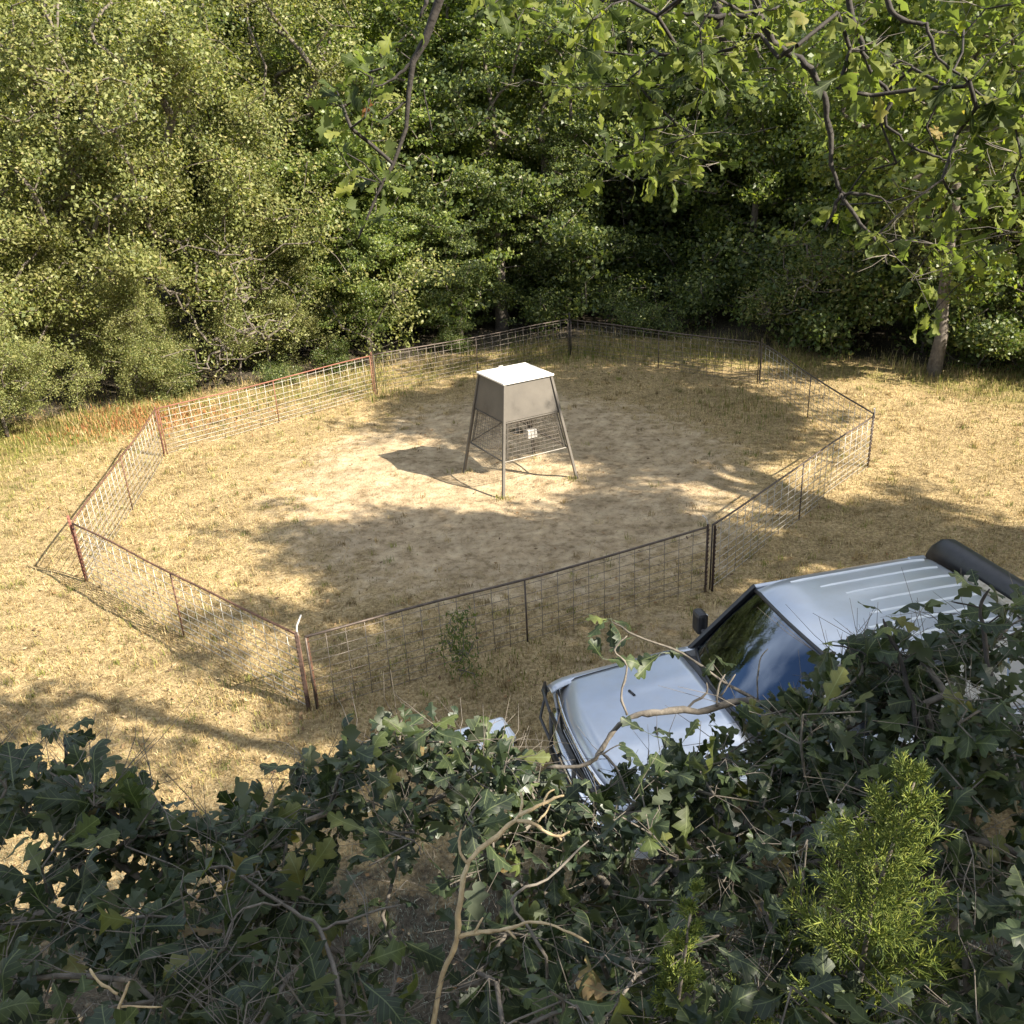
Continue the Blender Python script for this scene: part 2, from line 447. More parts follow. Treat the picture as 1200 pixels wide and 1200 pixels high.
# ------------------------------------------------------------------ grass (stuff)
def colmat(name, rough=.7, trans=.25):
    m, nt, out = newmat(name)
    att = nt.nodes.new('ShaderNodeVertexColor'); att.layer_name = 'col'
    b = nt.nodes.new('ShaderNodeBsdfDiffuse'); t = nt.nodes.new('ShaderNodeBsdfTranslucent')
    ms = nt.nodes.new('ShaderNodeMixShader'); ms.inputs[0].default_value = trans
    for s in (b, t): nt.links.new(att.outputs[0], s.inputs[0])
    nt.links.new(b.outputs[0], ms.inputs[1]); nt.links.new(t.outputs[0], ms.inputs[2]); nt.links.new(ms.outputs[0], out.inputs[0])
    return m


MAT['blade'] = colmat('grass_blade')


def blades(x, y, length, width, lean, colors):
    """bent grass blades, two triangles each"""
    n = len(x)
    a = RNG.uniform(0, 2 * PI, n); d = np.stack([np.cos(a), np.sin(a), np.zeros(n)], 1)
    s = np.stack([-np.sin(a), np.cos(a), np.zeros(n)], 1)
    base = np.stack([x, y, gz(x, y) - .005], 1)
    up = np.array([0, 0, 1.])
    ln = RNG.uniform(.3, 1, n)[:, None] * lean[:, None]
    mid = base + (d * ln * .35 + up * (1 - ln * .35)) * length[:, None] * .5
    tip = base + (d * ln + up * np.clip(1 - ln * .75, .12, 1)) * length[:, None]
    w = width[:, None]
    v = np.stack([base - s * w, base + s * w, mid + s * w * .7, tip, mid - s * w * .7], 1).reshape(-1, 3)
    i = np.arange(n) * 5
    f = np.concatenate([np.stack([i, i + 1, i + 2], 1), np.stack([i, i + 2, i + 4], 1), np.stack([i + 4, i + 2, i + 3], 1)])
    c = np.repeat(np.concatenate([colors, np.ones((n, 1))], 1), 5, 0)
    return v, f, c


STRAW = np.array([(.47, .35, .165), (.36, .26, .115), (.54, .43, .235), (.22, .16, .08), (.31, .28, .11)])
GREEN = np.array([(.16, .18, .04), (.22, .22, .06), (.11, .14, .03), (.30, .27, .09)])


def grass_field():
    N = 420000
    y = RNG.uniform(3.0, 25, N) ** 1.0
    # even density per picture area would favour near ground, keep a mix
    y = 3.0 + 22 * RNG.random(N) ** 1.25
    x = (RNG.random(N) * 2 - 1) * (2.5 + .62 * y)
    d, l, g = masks(x, y)
    clump = .5 + .5 * np.sin(x * 3.1 + 2 * np.sin(y * 1.7)) * np.sin(y * 2.7 + 1.5 * np.sin(x * 1.3))
    keep = RNG.random(N) < (1 - .78 * d) * (1 - np.where(y > 12, .88, .35) * l) * (.25 + .75 * clump)
    x, y, d, l, g = (q[keep] for q in (x, y, d, l, g)); n = len(x)
    isg = RNG.random(n) < .10 + .5 * g
    c = np.where(isg[:, None], GREEN[RNG.integers(0, 4, n)], STRAW[RNG.integers(0, 5, n)]) * RNG.uniform(.75, 1.15, (n, 1))
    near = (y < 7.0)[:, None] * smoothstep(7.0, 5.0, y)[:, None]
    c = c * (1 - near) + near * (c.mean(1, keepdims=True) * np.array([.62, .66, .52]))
    ln = RNG.uniform(.03, .09, n) * (1 - .5 * d) * (1 + .9 * g * RNG.random(n))
    patch = .5 + .25 * np.sin(x * .8 + 1.2 * np.sin(y * .5)) + .25 * np.sin(y * 1.1 + 1.7 * np.sin(x * .45) + 2) + RNG.normal(0, .12, n)
    c = c * (.72 + .45 * np.clip(patch, 0, 1))[:, None]
    nt_ = 3400; tw = 15
    ty = 6.0 + 17 * RNG.random(nt_) ** 1.15; tx = (RNG.random(nt_) * 2 - 1) * (2.5 + .60 * ty)
    td, tl, tg_ = masks(tx, ty); ok = RNG.random(nt_) < (1 - .9 * td) * (1 - .9 * tl); tx, ty, tg_ = tx[ok], ty[ok], tg_[ok]
    bx = np.repeat(tx, tw) + RNG.normal(0, .035, len(tx) * tw); by = np.repeat(ty, tw) + RNG.normal(0, .035, len(tx) * tw)
    tc_ = np.where((RNG.random(len(tx)) < .16 + .5 * tg_)[:, None], GREEN[RNG.integers(0, 4, len(tx))] * 1.1, STRAW[RNG.integers(0, 5, len(tx))]) * RNG.uniform(.6, 1.1, (len(tx), 1))
    tc_ = np.repeat(tc_, tw, 0) * RNG.uniform(.7, 1.2, (len(bx), 1))
    x = np.concatenate([x, bx]); y = np.concatenate([y, by]); c = np.concatenate([c, tc_]); ln = np.concatenate([ln, RNG.uniform(.06, .15, len(bx))]); n = len(x)
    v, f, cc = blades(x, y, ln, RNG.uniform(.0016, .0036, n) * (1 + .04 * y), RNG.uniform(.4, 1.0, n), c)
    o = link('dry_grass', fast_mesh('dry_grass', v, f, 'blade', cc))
    tag(o, 'short straw coloured dry grass covering the clearing', 'grass', kind='stuff')


grass_field()


def fringe():
    """taller green and yellow grass along the forest edge and along the back panels"""
    N = 30000
    x = RNG.uniform(-12, 14, N); y = wood_edge(x) + RNG.normal(-.3, .9, N)
    clump = np.sin(x * 2.3) * np.sin(x * .9 + 1) + .5 * np.sin(x * 6.1)
    k = RNG.random(N) < np.clip(.45 + .5 * clump, .05, 1)
    x, y = x[k], y[k]
    # weeds outside the back panels and tufts by fence feet
    for (cx, cy, sx, sy, m) in ((2.9, 21.6, 1.6, .6, 1900), (9.8, 13.6, .8, .7, 900), (-8.8, 14.5, 1.2, 1.6, 500), (.3, 8.2, .5, .25, 320), (-2.6, 8.2, .5, .3, 380), (-4.0, 9.5, .7, .35, 380), (4.6, 16.8, .6, .8, 500), (-.15, 13.04, .09, .07, 70), (1.01, 13.65, .09, .07, 70), (-.70, 14.32, .07, .06, 40), (-2.6, 18.9, .35, .25, 260)):
        x = np.concatenate([x, RNG.normal(cx, sx, m) ]); y = np.concatenate([y, RNG.normal(cy, sy, m)])
    n = len(x)
    isg = RNG.random(n) < .6
    c = np.where(isg[:, None], GREEN[RNG.integers(0, 4, n)], STRAW[RNG.integers(0, 5, n)]) * RNG.uniform(.6, 1.05, (n, 1))
    v, f, cc = blades(x, y, RNG.uniform(.08, .30, n) * np.where((y < 12) | ((np.abs(x - .1) < 1.6) & (y < 15.5)), .45, 1), RNG.uniform(.003, .007, n), RNG.uniform(.2, .8, n), c)
    o = link('tall_grass', fast_mesh('tall_grass', v, f, 'blade', cc))
    tag(o, 'taller green and yellow grass along the forest edge', 'grass', kind='stuff')


fringe()


def dead_brush():
    """orange dead fern and needles lying by the red fence corner"""
    n = 2800
    x = RNG.normal(-7.4, 1.0, n); y = RNG.normal(18.0, .6, n)
    pal = np.array([(.36, .15, .06), (.42, .21, .09), (.28, .12, .055), (.42, .28, .13)])
    c = pal[RNG.integers(0, 4, n)] * RNG.uniform(.7, 1.1, (n, 1))
    v, f, cc = blades(x, y, RNG.uniform(.06, .20, n), RNG.uniform(.004, .011, n), RNG.uniform(.7, 1.0, n), c)
    o = link('dead_brush', fast_mesh('dead_brush', v, f, 'blade', cc))
    tag(o, 'rust orange dead brush lying behind the red fence corner', 'brush', kind='stuff')
    # fallen leaves over the clearing
    n = 2600
    y = 3.5 + 18 * RNG.random(n) ** 1.3; x = (RNG.random(n) * 2 - 1) * (2 + .6 * y)
    a = RNG.uniform(0, 2 * PI, n); s = RNG.uniform(.012, .035, n)[:, None]
    d = np.stack([np.cos(a), np.sin(a), RNG.normal(0, .25, n)], 1); e = np.stack([-np.sin(a), np.cos(a), RNG.normal(0, .25, n)], 1)
    p = np.stack([x, y, gz(x, y) + .03], 1)
    v = np.stack([p - d * s, p + e * s * .6, p + d * s, p - e * s * .6], 1).reshape(-1, 3)
    i = np.arange(n) * 4; f = np.stack([i, i + 1, i + 2, i + 3], 1)
    pal = np.array([(.2, .12, .06), (.3, .2, .11), (.12, .08, .05), (.4, .3, .18)])
    c = np.repeat(np.concatenate([pal[RNG.integers(0, 4, n)], np.ones((n, 1))], 1), 4, 0)
    o = link('leaf_litter', fast_mesh('leaf_litter', v, f, 'blade', c))
    tag(o, 'small brown fallen leaves scattered over the grass', 'leaf litter', kind='stuff')


dead_brush()


# ------------------------------------------------------------------ trees
def grow(nodes, targets, step=.45, jit=.06, droop=0.0, order_from=None):
    """attach each target to the nearest node of the growing skeleton; returns chains [(list of node ids)] and positions"""
    P = [np.asarray(p, float) for p, _ in nodes]; par = [q for _, q in nodes]
    chains = []
    o = np.asarray(order_from if order_from is not None else P[-1])
    targets = sorted([np.asarray(t, float) for t in targets], key=lambda t: np.linalg.norm(t - o))
    A = np.zeros((len(P) + len(targets) * 14 + 10, 3)); A[:len(P)] = P; k = len(P)
    for t in targets:
        dv = A[:k] - t
        d = np.linalg.norm(dv, axis=1) + .55 * np.maximum(0, dv[:, 2])
        i = int(d.argmin()); s = A[i].copy(); L = np.linalg.norm(t - s)
        m = int(min(12, max(1, round(L / step)))); ch = [i]
        for q in range(1, m + 1):
            w = q / m
            p = s + (t - s) * w + RNG.normal(0, jit, 3) * (1 if q < m else .2)
            p[2] += droop * L * w * (1 - w) * 2 + .10 * L * math.sin(PI * w)
            A[k] = p; par.append(ch[-1]); ch.append(k); k += 1
        chains.append(ch)
    return A[:k], par, chains


def radii_of(par, tips, r_tip, expo):
    n = len(par); load = np.zeros(n)
    for t in tips: load[t] += 1
    for i in range(n - 1, -1, -1):
        if par[i] >= 0: load[par[i]] += load[i]
    return r_tip * np.maximum(load, 1) ** expo


def leaf_quads(cent, nper, spread, size, aspect, upbias, crown_c, drop=0):
    """small folded rhombic leaves clustered round the twig ends"""
    c = np.repeat(cent, nper, 0); n = len(c)
    g = RNG.normal(0, 1, (n, 3)); g *= (RNG.random((n, 1)) ** .35) / (np.linalg.norm(g, axis=1, keepdims=True) + 1e-6) * 1.6
    p = c + g * spread
    out = unit(p - crown_c)
    nrm = unit(RNG.normal(0, .75, (n, 3)) + out * .45 + np.array([0, 0, upbias]))
    ax = unit(np.cross(nrm, RNG.normal(0, 1, (n, 3)))); ax[:, 2] -= drop; ax = unit(ax)
    sd = unit(np.cross(nrm, ax)); s = (size * RNG.uniform(.5, 1.45, n))[:, None]
    fold = nrm * s * .10
    v = np.stack([p - ax * s * .5, p + sd * s * aspect * .5 + fold, p + ax * s * .5, p - sd * s * aspect * .5 + fold], 1).reshape(-1, 3)
    i = np.arange(n) * 4
    return v, np.stack([i, i + 1, i + 2, i + 3], 1)


def crown_points(n, r, z0, z1, shape=1.0, lump=.25, inner=.25, seed=0, nclump=None, flat=.30):
    """twig ends gathered in boughs: flattened clumps with gaps between them"""
    rg = np.random.default_rng(seed)
    zc = (z0 + z1) / 2; hz = (z1 - z0) / 2
    nc = nclump or max(8, n // 11)
    d = unit(rg.normal(0, 1, (nc, 3)))
    ph = rg.uniform(0, 6, 6); az = np.arctan2(d[:, 1], d[:, 0])
    lob = 1 + lump * (np.sin(3 * az + ph[0] + 2 * d[:, 2]) * .6 + np.sin(5 * az + ph[1] - 3 * d[:, 2]) * .5 + .5 * np.sin(7 * d[:, 2] + ph[2] + 2 * az))
    rad = np.where(rg.random(nc) < inner, rg.uniform(.3, .75, nc), rg.uniform(.75, .98, nc)) * lob
    c = d * rad[:, None] * np.array([r, r, hz])
    k = rg.integers(0, nc, n)
    size = rg.uniform(.6, 1.3, nc)[k][:, None] * (r / 3.0) ** .8
    o = unit(d * np.array([1, 1, .3]))[k]
    g = rg.normal(0, 1, (n, 3)) * np.array([.42, .42, flat]) * size + o * rg.uniform(-.55, .5, (n, 1)) * size
    tilt = rg.normal(0, .45, (nc, 2))[k]
    g[:, 2] += (g[:, :2] * tilt).sum(1) - .12 * (g[:, 0] ** 2 + g[:, 1] ** 2)
    stray = rg.random(n) < .12
    g[stray] *= 1.7
    p = c[k] + g; p[:, 2] += zc
    p[:, 2] = np.maximum(p[:, 2], max(.06, z0 * .8))
    return p


def make_tree_meshes(key, seed, h, r, z0, z1, nclu, nper, size, aspect, mat, spread=(.42, .42, .24), trunk_r=.16, lump=.25, shape=1.0, upbias=.5, multi=1, inner=.25, nclump=None, flat=.30):
    global RNG
    RNG = np.random.default_rng(seed)
    pts = crown_points(nclu, r, z0, z1, shape, lump, inner, seed, nclump, flat)
    nodes = [((0, 0, -.15), -1)]; par = -1
    m = 9
    for q in range(1, m + 1):
        w = q / m
        nodes.append(((RNG.normal(0, .10) * w * 2, RNG.normal(0, .10) * w * 2, h * .80 * w), q - 1))
    A, par, chains = grow(nodes, pts, step=.55, jit=.09, order_from=(0, 0, h * .4))
    tips = [c[-1] for c in chains]
    R = radii_of(par, tips, .0075, .52); R = np.minimum(R, trunk_r)
    mb = MB()
    tr = list(range(0, m + 1)); rr = [trunk_r * (1 - .82 * (i / m)) for i in tr]; rr[0] *= 1.18
    mb.tube(A[tr], rr, 9)
    for ch in chains:
        r_ = R[ch].copy(); r_[0] = min(r_[0], r_[1] * 1.15)
        mb.tube(A[ch], r_, 4, cap=False)
    tm = mb.mesh(key + '_trunk', True); tm.materials.append(MAT['bark'])
    v, f = leaf_quads(pts, nper, np.array(spread), size, aspect, upbias, np.array([0, 0, (z0 + z1) / 2]))
    cm = fast_mesh(key + '_crown', v, f, mat)
    return tm, cm


TREES = {}
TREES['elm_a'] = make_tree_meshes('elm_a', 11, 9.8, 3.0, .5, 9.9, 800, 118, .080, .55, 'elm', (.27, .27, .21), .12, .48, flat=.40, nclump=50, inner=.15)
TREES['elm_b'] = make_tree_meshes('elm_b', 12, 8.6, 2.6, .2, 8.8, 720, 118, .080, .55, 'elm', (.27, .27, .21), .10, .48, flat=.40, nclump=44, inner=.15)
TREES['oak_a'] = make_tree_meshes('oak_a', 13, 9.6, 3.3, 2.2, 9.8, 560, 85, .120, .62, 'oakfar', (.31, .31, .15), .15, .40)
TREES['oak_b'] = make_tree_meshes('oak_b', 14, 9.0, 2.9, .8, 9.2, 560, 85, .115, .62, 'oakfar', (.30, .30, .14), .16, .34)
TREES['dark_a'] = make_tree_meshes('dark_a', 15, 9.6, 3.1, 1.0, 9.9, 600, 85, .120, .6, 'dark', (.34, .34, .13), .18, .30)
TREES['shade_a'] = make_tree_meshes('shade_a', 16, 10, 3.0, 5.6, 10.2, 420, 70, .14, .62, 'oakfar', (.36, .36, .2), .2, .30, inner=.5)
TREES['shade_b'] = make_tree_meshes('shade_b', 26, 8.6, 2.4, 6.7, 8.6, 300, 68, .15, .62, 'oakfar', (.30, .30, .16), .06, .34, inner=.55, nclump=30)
TREES['bush_a'] = make_tree_meshes('bush_a', 17, 1.7, 1.05, .12, 1.75, 120, 60, .085, .6, 'bush', (.26, .26, .18), .025, .3)
TREES['bush_b'] = make_tree_meshes('bush_b', 18, 1.3, 1.2, .10, 1.35, 110, 60, .085, .6, 'dark', (.28, .28, .15), .025, .3)
TREES['weed_a'] = make_tree_meshes('weed_a', 19, .62, .28, .06, .68, 34, 22, .05, .38, 'bush', (.09, .09, .08), .006, .3, upbias=.2)
TREES['twigbush'] = make_tree_meshes('twigbush', 20, 3.4, 1.6, .3, 3.4, 260, 14, .06, .5, 'elm', (.3, .3, .2), .03, .3)
RNG = np.random.default_rng(99)


def place_tree(kind, name, label, x, y, s=1.0, rz=0.0, cat='tree', group=None, sz=None):
    t = thing(name, label, cat, (x, y, float(gz(x, y)) - .02), rz, group)
    t.scale = (s, s, sz or s)
    tm, cm = TREES[kind]
    link('trunk', tm, t) if cat != 'weed' else link('stem', tm, t)
    link('crown' if cat == 'tree' else 'foliage', cm, t)
    return t


# sunlit elms along the left edge
place_tree('elm_a', 'elm_tree', 'tall yellow green elm leaning out beside the orange dead brush', -8.3, 20.2, 1.0, .4)
place_tree('elm_b', 'elm_tree', 'sunlit elm growing down to the ground left of the red fence corner', -10.9, 17.6, .92, 2.1)
place_tree('elm_a', 'elm_tree', 'broad sunlit elm behind the long red fence rail', -5.2, 23.6, .95, 3.6)
place_tree('elm_b', 'elm_tree', 'pale sunlit elm rising behind the two nearer elms', -12.5, 22.0, 1.15, 5.0)
place_tree('oak_b', 'oak_tree', 'bright leafy oak between the elms and the dark wood', -3.2, 24.2, .80, 1.0)
place_tree('oak_b', 'oak_tree', 'low oak with branches sweeping to the fence behind the feeder', -2.0, 26.3, .98, 4.0)
place_tree('elm_b', 'elm_tree', 'low young elm bushing out onto the grass beside the red fence corner', -9.9, 17.5, .40, 3.0)
place_tree('elm_b', 'elm_tree', 'low young elm at the end of the sunlit grass by the left elms', -11.6, 15.4, .46, .7)
place_tree('elm_b', 'elm_tree', 'low young elm hiding the trunk of the tall leaning elm', -7.7, 19.6, .40, 4.6)
# the dark middle
place_tree('dark_a', 'forest_tree', 'dark dense tree with pale trunk behind the back corner post', 0.0, 24.8, .95, .6)
place_tree('oak_a', 'oak_tree', 'tall oak with a bright green lit top behind the feeder', -.2, 29.0, 1.1, 2.4)
place_tree('dark_a', 'forest_tree', 'dark tree with a slim bare trunk deep in the gap', 4.1, 29.5, 1.05, 3.0)
place_tree('oak_a', 'oak_tree', 'shaded oak at the forest edge right of the gap', 6.8, 25.5, .9, 5.2)
place_tree('oak_b', 'oak_tree', 'bright young oak hanging over the shaded back fence panel', -3.3, 22.4, .50, 2.0)
place_tree('dark_a', 'forest_tree', 'dark young tree bushing out left of the pale trunk', -1.1, 23.7, .46, 1.4)
place_tree('dark_a', 'forest_tree', 'dark young tree bushing out right of the pale trunk', 1.5, 25.4, .48, 4.4)
place_tree('elm_b', 'elm_tree', 'young elm filling the hollow behind the red fence rail', -5.6, 21.7, .42, 1.1)
# right edge
place_tree('oak_a', 'oak_tree', 'oak with thick lit trunk standing at the edge of the grass', 8.8, 18.3, .92, 1.1)
place_tree('elm_b', 'elm_tree', 'small leaved elm beside the thick trunked oak', 11.6, 20.4, 1.0, .2)
place_tree('oak_b', 'oak_tree', 'oak filling the right of the forest edge behind the elm', 14.0, 23.5, 1.05, 2.2)
deep = 'tree standing deep in the shaded woodland behind the clearing'
dg = 'trees deep in the woodland'
RT = random.Random(5)
for i, (x, y) in enumerate([(-17, 25), (-14.5, 29), (-9.5, 29), (-7, 34), (-4.5, 31), (-1.5, 36), (2, 35), (5.5, 35), (8.5, 31), (11, 27.5), (12.5, 34), (16.5, 28), (18, 22), (19, 34), (-13, 37), (-19, 33),
                            (-22, 40), (-10, 44), (-4, 43), (1, 45), (6, 43), (11, 42), (16, 41), (22, 42), (-16, 47), (24, 33), (-24, 30), (-7, 53), (3, 54), (13, 52), (22, 53), (-18, 57), (-28, 50), (30, 50), (-1, 62), (9, 63), (19, 64), (-11, 64), (-23, 66), (31, 64)]):
    k = ['dark_a', 'oak_a', 'dark_a', 'oak_b'][i % 4]
    place_tree(k, 'forest_tree', deep, x, y, RT.uniform(.95, 1.15) * (1 + .003 * y), RT.uniform(0, 6.28), group=dg)
# undergrowth
BUSH = {(-7.2, 19.9): 'small light green bush behind the orange dead brush', (-3.9, 21.0): 'small light bush behind the post where sunlit and shaded panels meet', (-5.2, 20.3): 'small light bush behind the red fence rail',
        (-1.2, 22.6): 'small light bush behind the shaded panel left of the pale trunk', (5.4, 23.6): 'leafy bush behind the dark back panel beside the gap', (6.9, 21.9): 'leafy bush behind the leaning back panel',
        (8.0, 22.2): 'large leafy bush behind the thick trunked oak', (9.9, 18.6): 'light green bush at the foot of the thick trunked oak', (10.6, 17.9): 'low light bush on the grass beside the thick trunked oak',
        (9.4, 20.2): 'broad leafy bush between the thick trunked oak and the elm', (12.8, 17.3): 'light bush where the right hand grass meets the wood', (3.6, 23.2): 'small light bush behind the far back corner post',
        (7.6, 20.3): 'leafy bush before the twiggy thicket behind the leaning panel', (11.6, 18.1): 'leafy bush under the small leaved elm', (12.4, 19.6): 'tall leafy bush behind the small leaved elm'}
ug = 'bushes under the forest edge'
for i, (x, y, s) in enumerate([(-7.2, 19.9, .45), (-3.9, 21.0, .4), (-5.2, 20.3, .35), (-1.2, 22.6, .4), (-2.6, 24.6, .8), (1.4, 24.2, .8), (2.8, 24.8, .9), (3.6, 23.2, .6), (5.4, 23.6, 1.0), (6.9, 21.9, 1.1), (7.6, 20.3, 1.2), (8.0, 22.2, 1.5), (9.9, 18.6, .9), (10.6, 17.9, .8), (11.6, 18.1, 1.1), (9.4, 20.2, 1.4), (12.8, 17.3, 1.0), (7.3, 24.6, 1.6), (4.8, 26.0, 1.4), (-.9, 27.0, 1.3), (2.4, 27.5, 1.5), (12.4, 19.6, 1.6), (-4.6, 25.2, 1.6), (10.8, 22.4, 1.8), (6.2, 28.4, 1.9), (1.2, 31, 2.0), (-3.6, 29, 2.0), (3.6, 33, 2.2), (8.8, 27, 2.0), (-12, 40, 3), (-5, 40, 3), (0, 41, 3), (5, 39, 3), (9.5, 38, 3), (14, 38, 3), (3, 48, 3.4), (8, 48, 3.4), (13, 46, 3.4), (-2, 50, 3.4), (18, 46, 3.4), (11.5, 31, 2.6), (15, 33, 2.6)]):
    if y > 23 or i % 3 == 2:
        place_tree('bush_b', 'bush', 'dark low bush in the shade under the forest trees', x, y, s, RT.uniform(0, 6.28), 'bush', 'dark bushes in the wood')
    else:
        place_tree('bush_a', 'bush', BUSH.get((x, y), 'light green leafy bush at the sunlit edge of the wood'), x, y, s, RT.uniform(0, 6.28), 'bush', ug); print('BUSH', (x, y)) if (x, y) not in BUSH else None
place_tree('twigbush', 'thicket', 'bare twiggy thicket in the shade under the left elms', -6.0, 20.6, 1.0, .5, 'bush')
place_tree('twigbush', 'thicket', 'bare twiggy thicket beside the thick trunked oak', 10.2, 19.4, 1.0, 2.5, 'bush')
place_tree('twigbush', 'thicket', 'bare twiggy thicket behind the right back fence panel', 7.0, 20.7, .8, 4.1, 'bush')
# trees standing right of and behind the viewer: they shade the near ground and the pen
sg = 'oaks standing around the viewpoint'
for (k, x, y, s, sz) in (('a', 3.1, -.9, .52, 1.0), ('a', 9.0, -.5, .74, .98), ('a', 10.2, 1.9, .85, .95), ('b', 13.6, 6.2, .6, 1.0),
                         ('a', 4.6, -5.0, 1.2, 1.1), ('a', 13.2, -2.2, 1.1, 1.1), ('a', 1.0, -8, 1.2, 1.1), ('a', -6, -6, 1.2, 1.1)):
    place_tree('shade_' + k, 'oak_tree', 'oak of the surrounding wood standing outside the picture', x, y, s, RT.uniform(0, 6.28), group=sg, sz=sz)
def spreading_oak():
    base = Vector((10.4, 8.2, float(gz(10.4, 8.2)) - .05))
    t = thing('oak_tree', 'wide spreading oak right of the pen whose limbs shade the feeder ground', 'tree', base)
    tm, cm = TREES['shade_b']
    m = MB(); tr = [(0, 0, -.1), (.05, .02, 1.2), (.02, .06, 2.6), (-.04, .02, 4.0), (0, 0, 5.2)]
    m.tube(tr, [.34, .26, .23, .21, .16], 12); m.build('trunk', 'bark', t, True)
    for i, (x, y, sc) in enumerate(((7.3, 6.2, .82), (10.0, 6.1, .85), (8.3, 3.5, .85), (8.0, 13.0, .80), (11.2, 10.9, .92), (9.7, 12.2, .80), (11.0, 13.6, .80), (9.0, 11.7, .70), (12.0, 11.8, .75))):
        e = Vector((x, y, 7.3)) - base; s0 = Vector((0, 0, 3.9 + .18 * i))
        m = MB(); m.tube([s0 + (e - s0) * w + Vector((RT.uniform(-.12, .12), RT.uniform(-.12, .12), .7 * math.sin(PI * w))) for w in np.linspace(0, 1, 7)], list(np.linspace(.12, .03, 7)), 7); m.build('limb', 'bark', t, True)
        c = link('crown', cm, t); c.location = (e.x, e.y, -base.z); c.scale = (sc, sc, 1); c.rotation_euler = (0, 0, RT.uniform(0, 6.28))


spreading_oak()
# weeds
w1 = px(540, 800, z=0)
place_tree('weed_a', 'weed', 'tall green weed growing through the front fence panel', w1.x, w1.y, .75, .3, 'weed', sz=1.15)
w2 = px(585, 640, z=0); 


# ------------------------------------------------------------------ fence
H_P = .86
CORN = {k: Vector((p[0], p[1], 0)) for k, p in zip('ABCDEFGH', PEN)}
for c in CORN.values(): c.z = float(gz(c.x, c.y))
HZ = [.02, .10, .18, .27, .36, .46, .57, .68, .80]


def panel(a, b, label, rail, wire, stay, sag=0.0, inset=.045, lift=0):
    A = CORN[a]; B = CORN[b]; d = (B - A); L = d.length; ang = math.atan2(d.y, d.x)
    t = thing('wire_fence', label, 'fence', A, ang, 'wire panels of the feeder pen')
    dz = B.z - A.z
    l0, l1 = inset, L - inset
    rg = random.Random(ord(a))
    kink = [rg.uniform(-.018, .018) for _ in range(30)]

    def P(x, z):
        w = x / L
        return (x, .02 * math.sin(w * PI) * kink[0] * 40 + .006 * math.sin(x * 3 + kink[1] * 99), z + dz * w - sag * math.sin(PI * w) + .012 * math.sin(x * 1.7 + kink[2] * 90) * z)
    xs = np.linspace(l0, l1, 15)
    m = MB(); m.tube([P(x, H_P) for x in xs], .0135, 6); m.build('top_rail', rail, t, True)
    for z in HZ:
        m = MB(); j = rg.uniform(-.006, .006)
        m.tube([P(x, z + j) for x in xs], .0042, 4); m.build('horizontal_wire', wire, t, True)
    nv = 24
    for i in range(nv + 1):
        x = l0 + (l1 - l0) * i / nv; e = rg.uniform(-.012, .012)
        m = MB(); m.tube([P(x + e, -.01), P(x + e * .3, .4), P(x, H_P)], .0042, 4); m.build('vertical_wire', wire, t, True)
    for x in (l0, (l0 + l1) / 2, l1):
        m = MB(); m.tube([P(x, -.02), P(x, H_P)], .0105, 6); m.build('stay_bar', stay, t, True)
    return t


panel('A', 'B', 'wire fence panel running from the bent rod corner to the left corner post', 'rail', 'wire', 'rail')
panel('B', 'C', 'wire fence panel with brown rail leading to the red corner post', 'rail', 'wire', 'rail')
panel('C', 'D', 'wire fence panel with bright red rusted top rail before the elms', 'rail_red', 'wire', 'rail_red')
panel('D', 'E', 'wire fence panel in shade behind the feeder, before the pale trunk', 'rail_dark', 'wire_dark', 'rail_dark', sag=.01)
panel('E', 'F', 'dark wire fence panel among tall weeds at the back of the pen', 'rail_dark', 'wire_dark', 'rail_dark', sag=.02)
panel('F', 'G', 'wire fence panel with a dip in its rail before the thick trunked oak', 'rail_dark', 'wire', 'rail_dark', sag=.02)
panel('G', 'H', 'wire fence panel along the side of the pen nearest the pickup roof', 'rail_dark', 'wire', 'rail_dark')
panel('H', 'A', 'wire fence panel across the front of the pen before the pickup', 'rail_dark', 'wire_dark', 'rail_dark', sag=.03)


def tpost(p, label, mat, h=1.0, lean=(0, 0), rz=0.0, hook=None, name='fence_post'):
    t = thing(name, label, 'fence post', (p.x, p.y, float(gz(p.x, p.y))), rz, 'steel posts of the feeder pen')
    m = MB()
    prof = [(-.018, -.003), (-.018, .003), (-.003, .003), (-.003, .020), (.003, .020), (.003, .003), (.018, .003), (.018, -.003)]
    n = len(prof); v = []
    for z in (-.15, h):
        w = max(z, 0) / h
        v += [(x + lean[0] * w, y + lean[1] * w, z) for x, y in prof]
    m.add(v, [tuple(range(n))[::-1], tuple(range(n, 2 * n))] + [(i, (i + 1) % n, n + (i + 1) % n, n + i) for i in range(n)])
    m.build('stake', mat, t)
    for z in np.arange(.1, h - .03, .055):
        w = z / h; m = MB(); m.box(-.013 + lean[0] * w, .013 + lean[0] * w, -.012 + lean[1] * w, -.003 + lean[1] * w, z, z + .02); m.build('stud', mat, t)
    if hook:
        m = MB(); m.tube([(lean[0] + x, lean[1] + y, z) for x, y, z in hook], .009, 6); m.build('tie_rod', 'pale_paint', t, True)
    return t


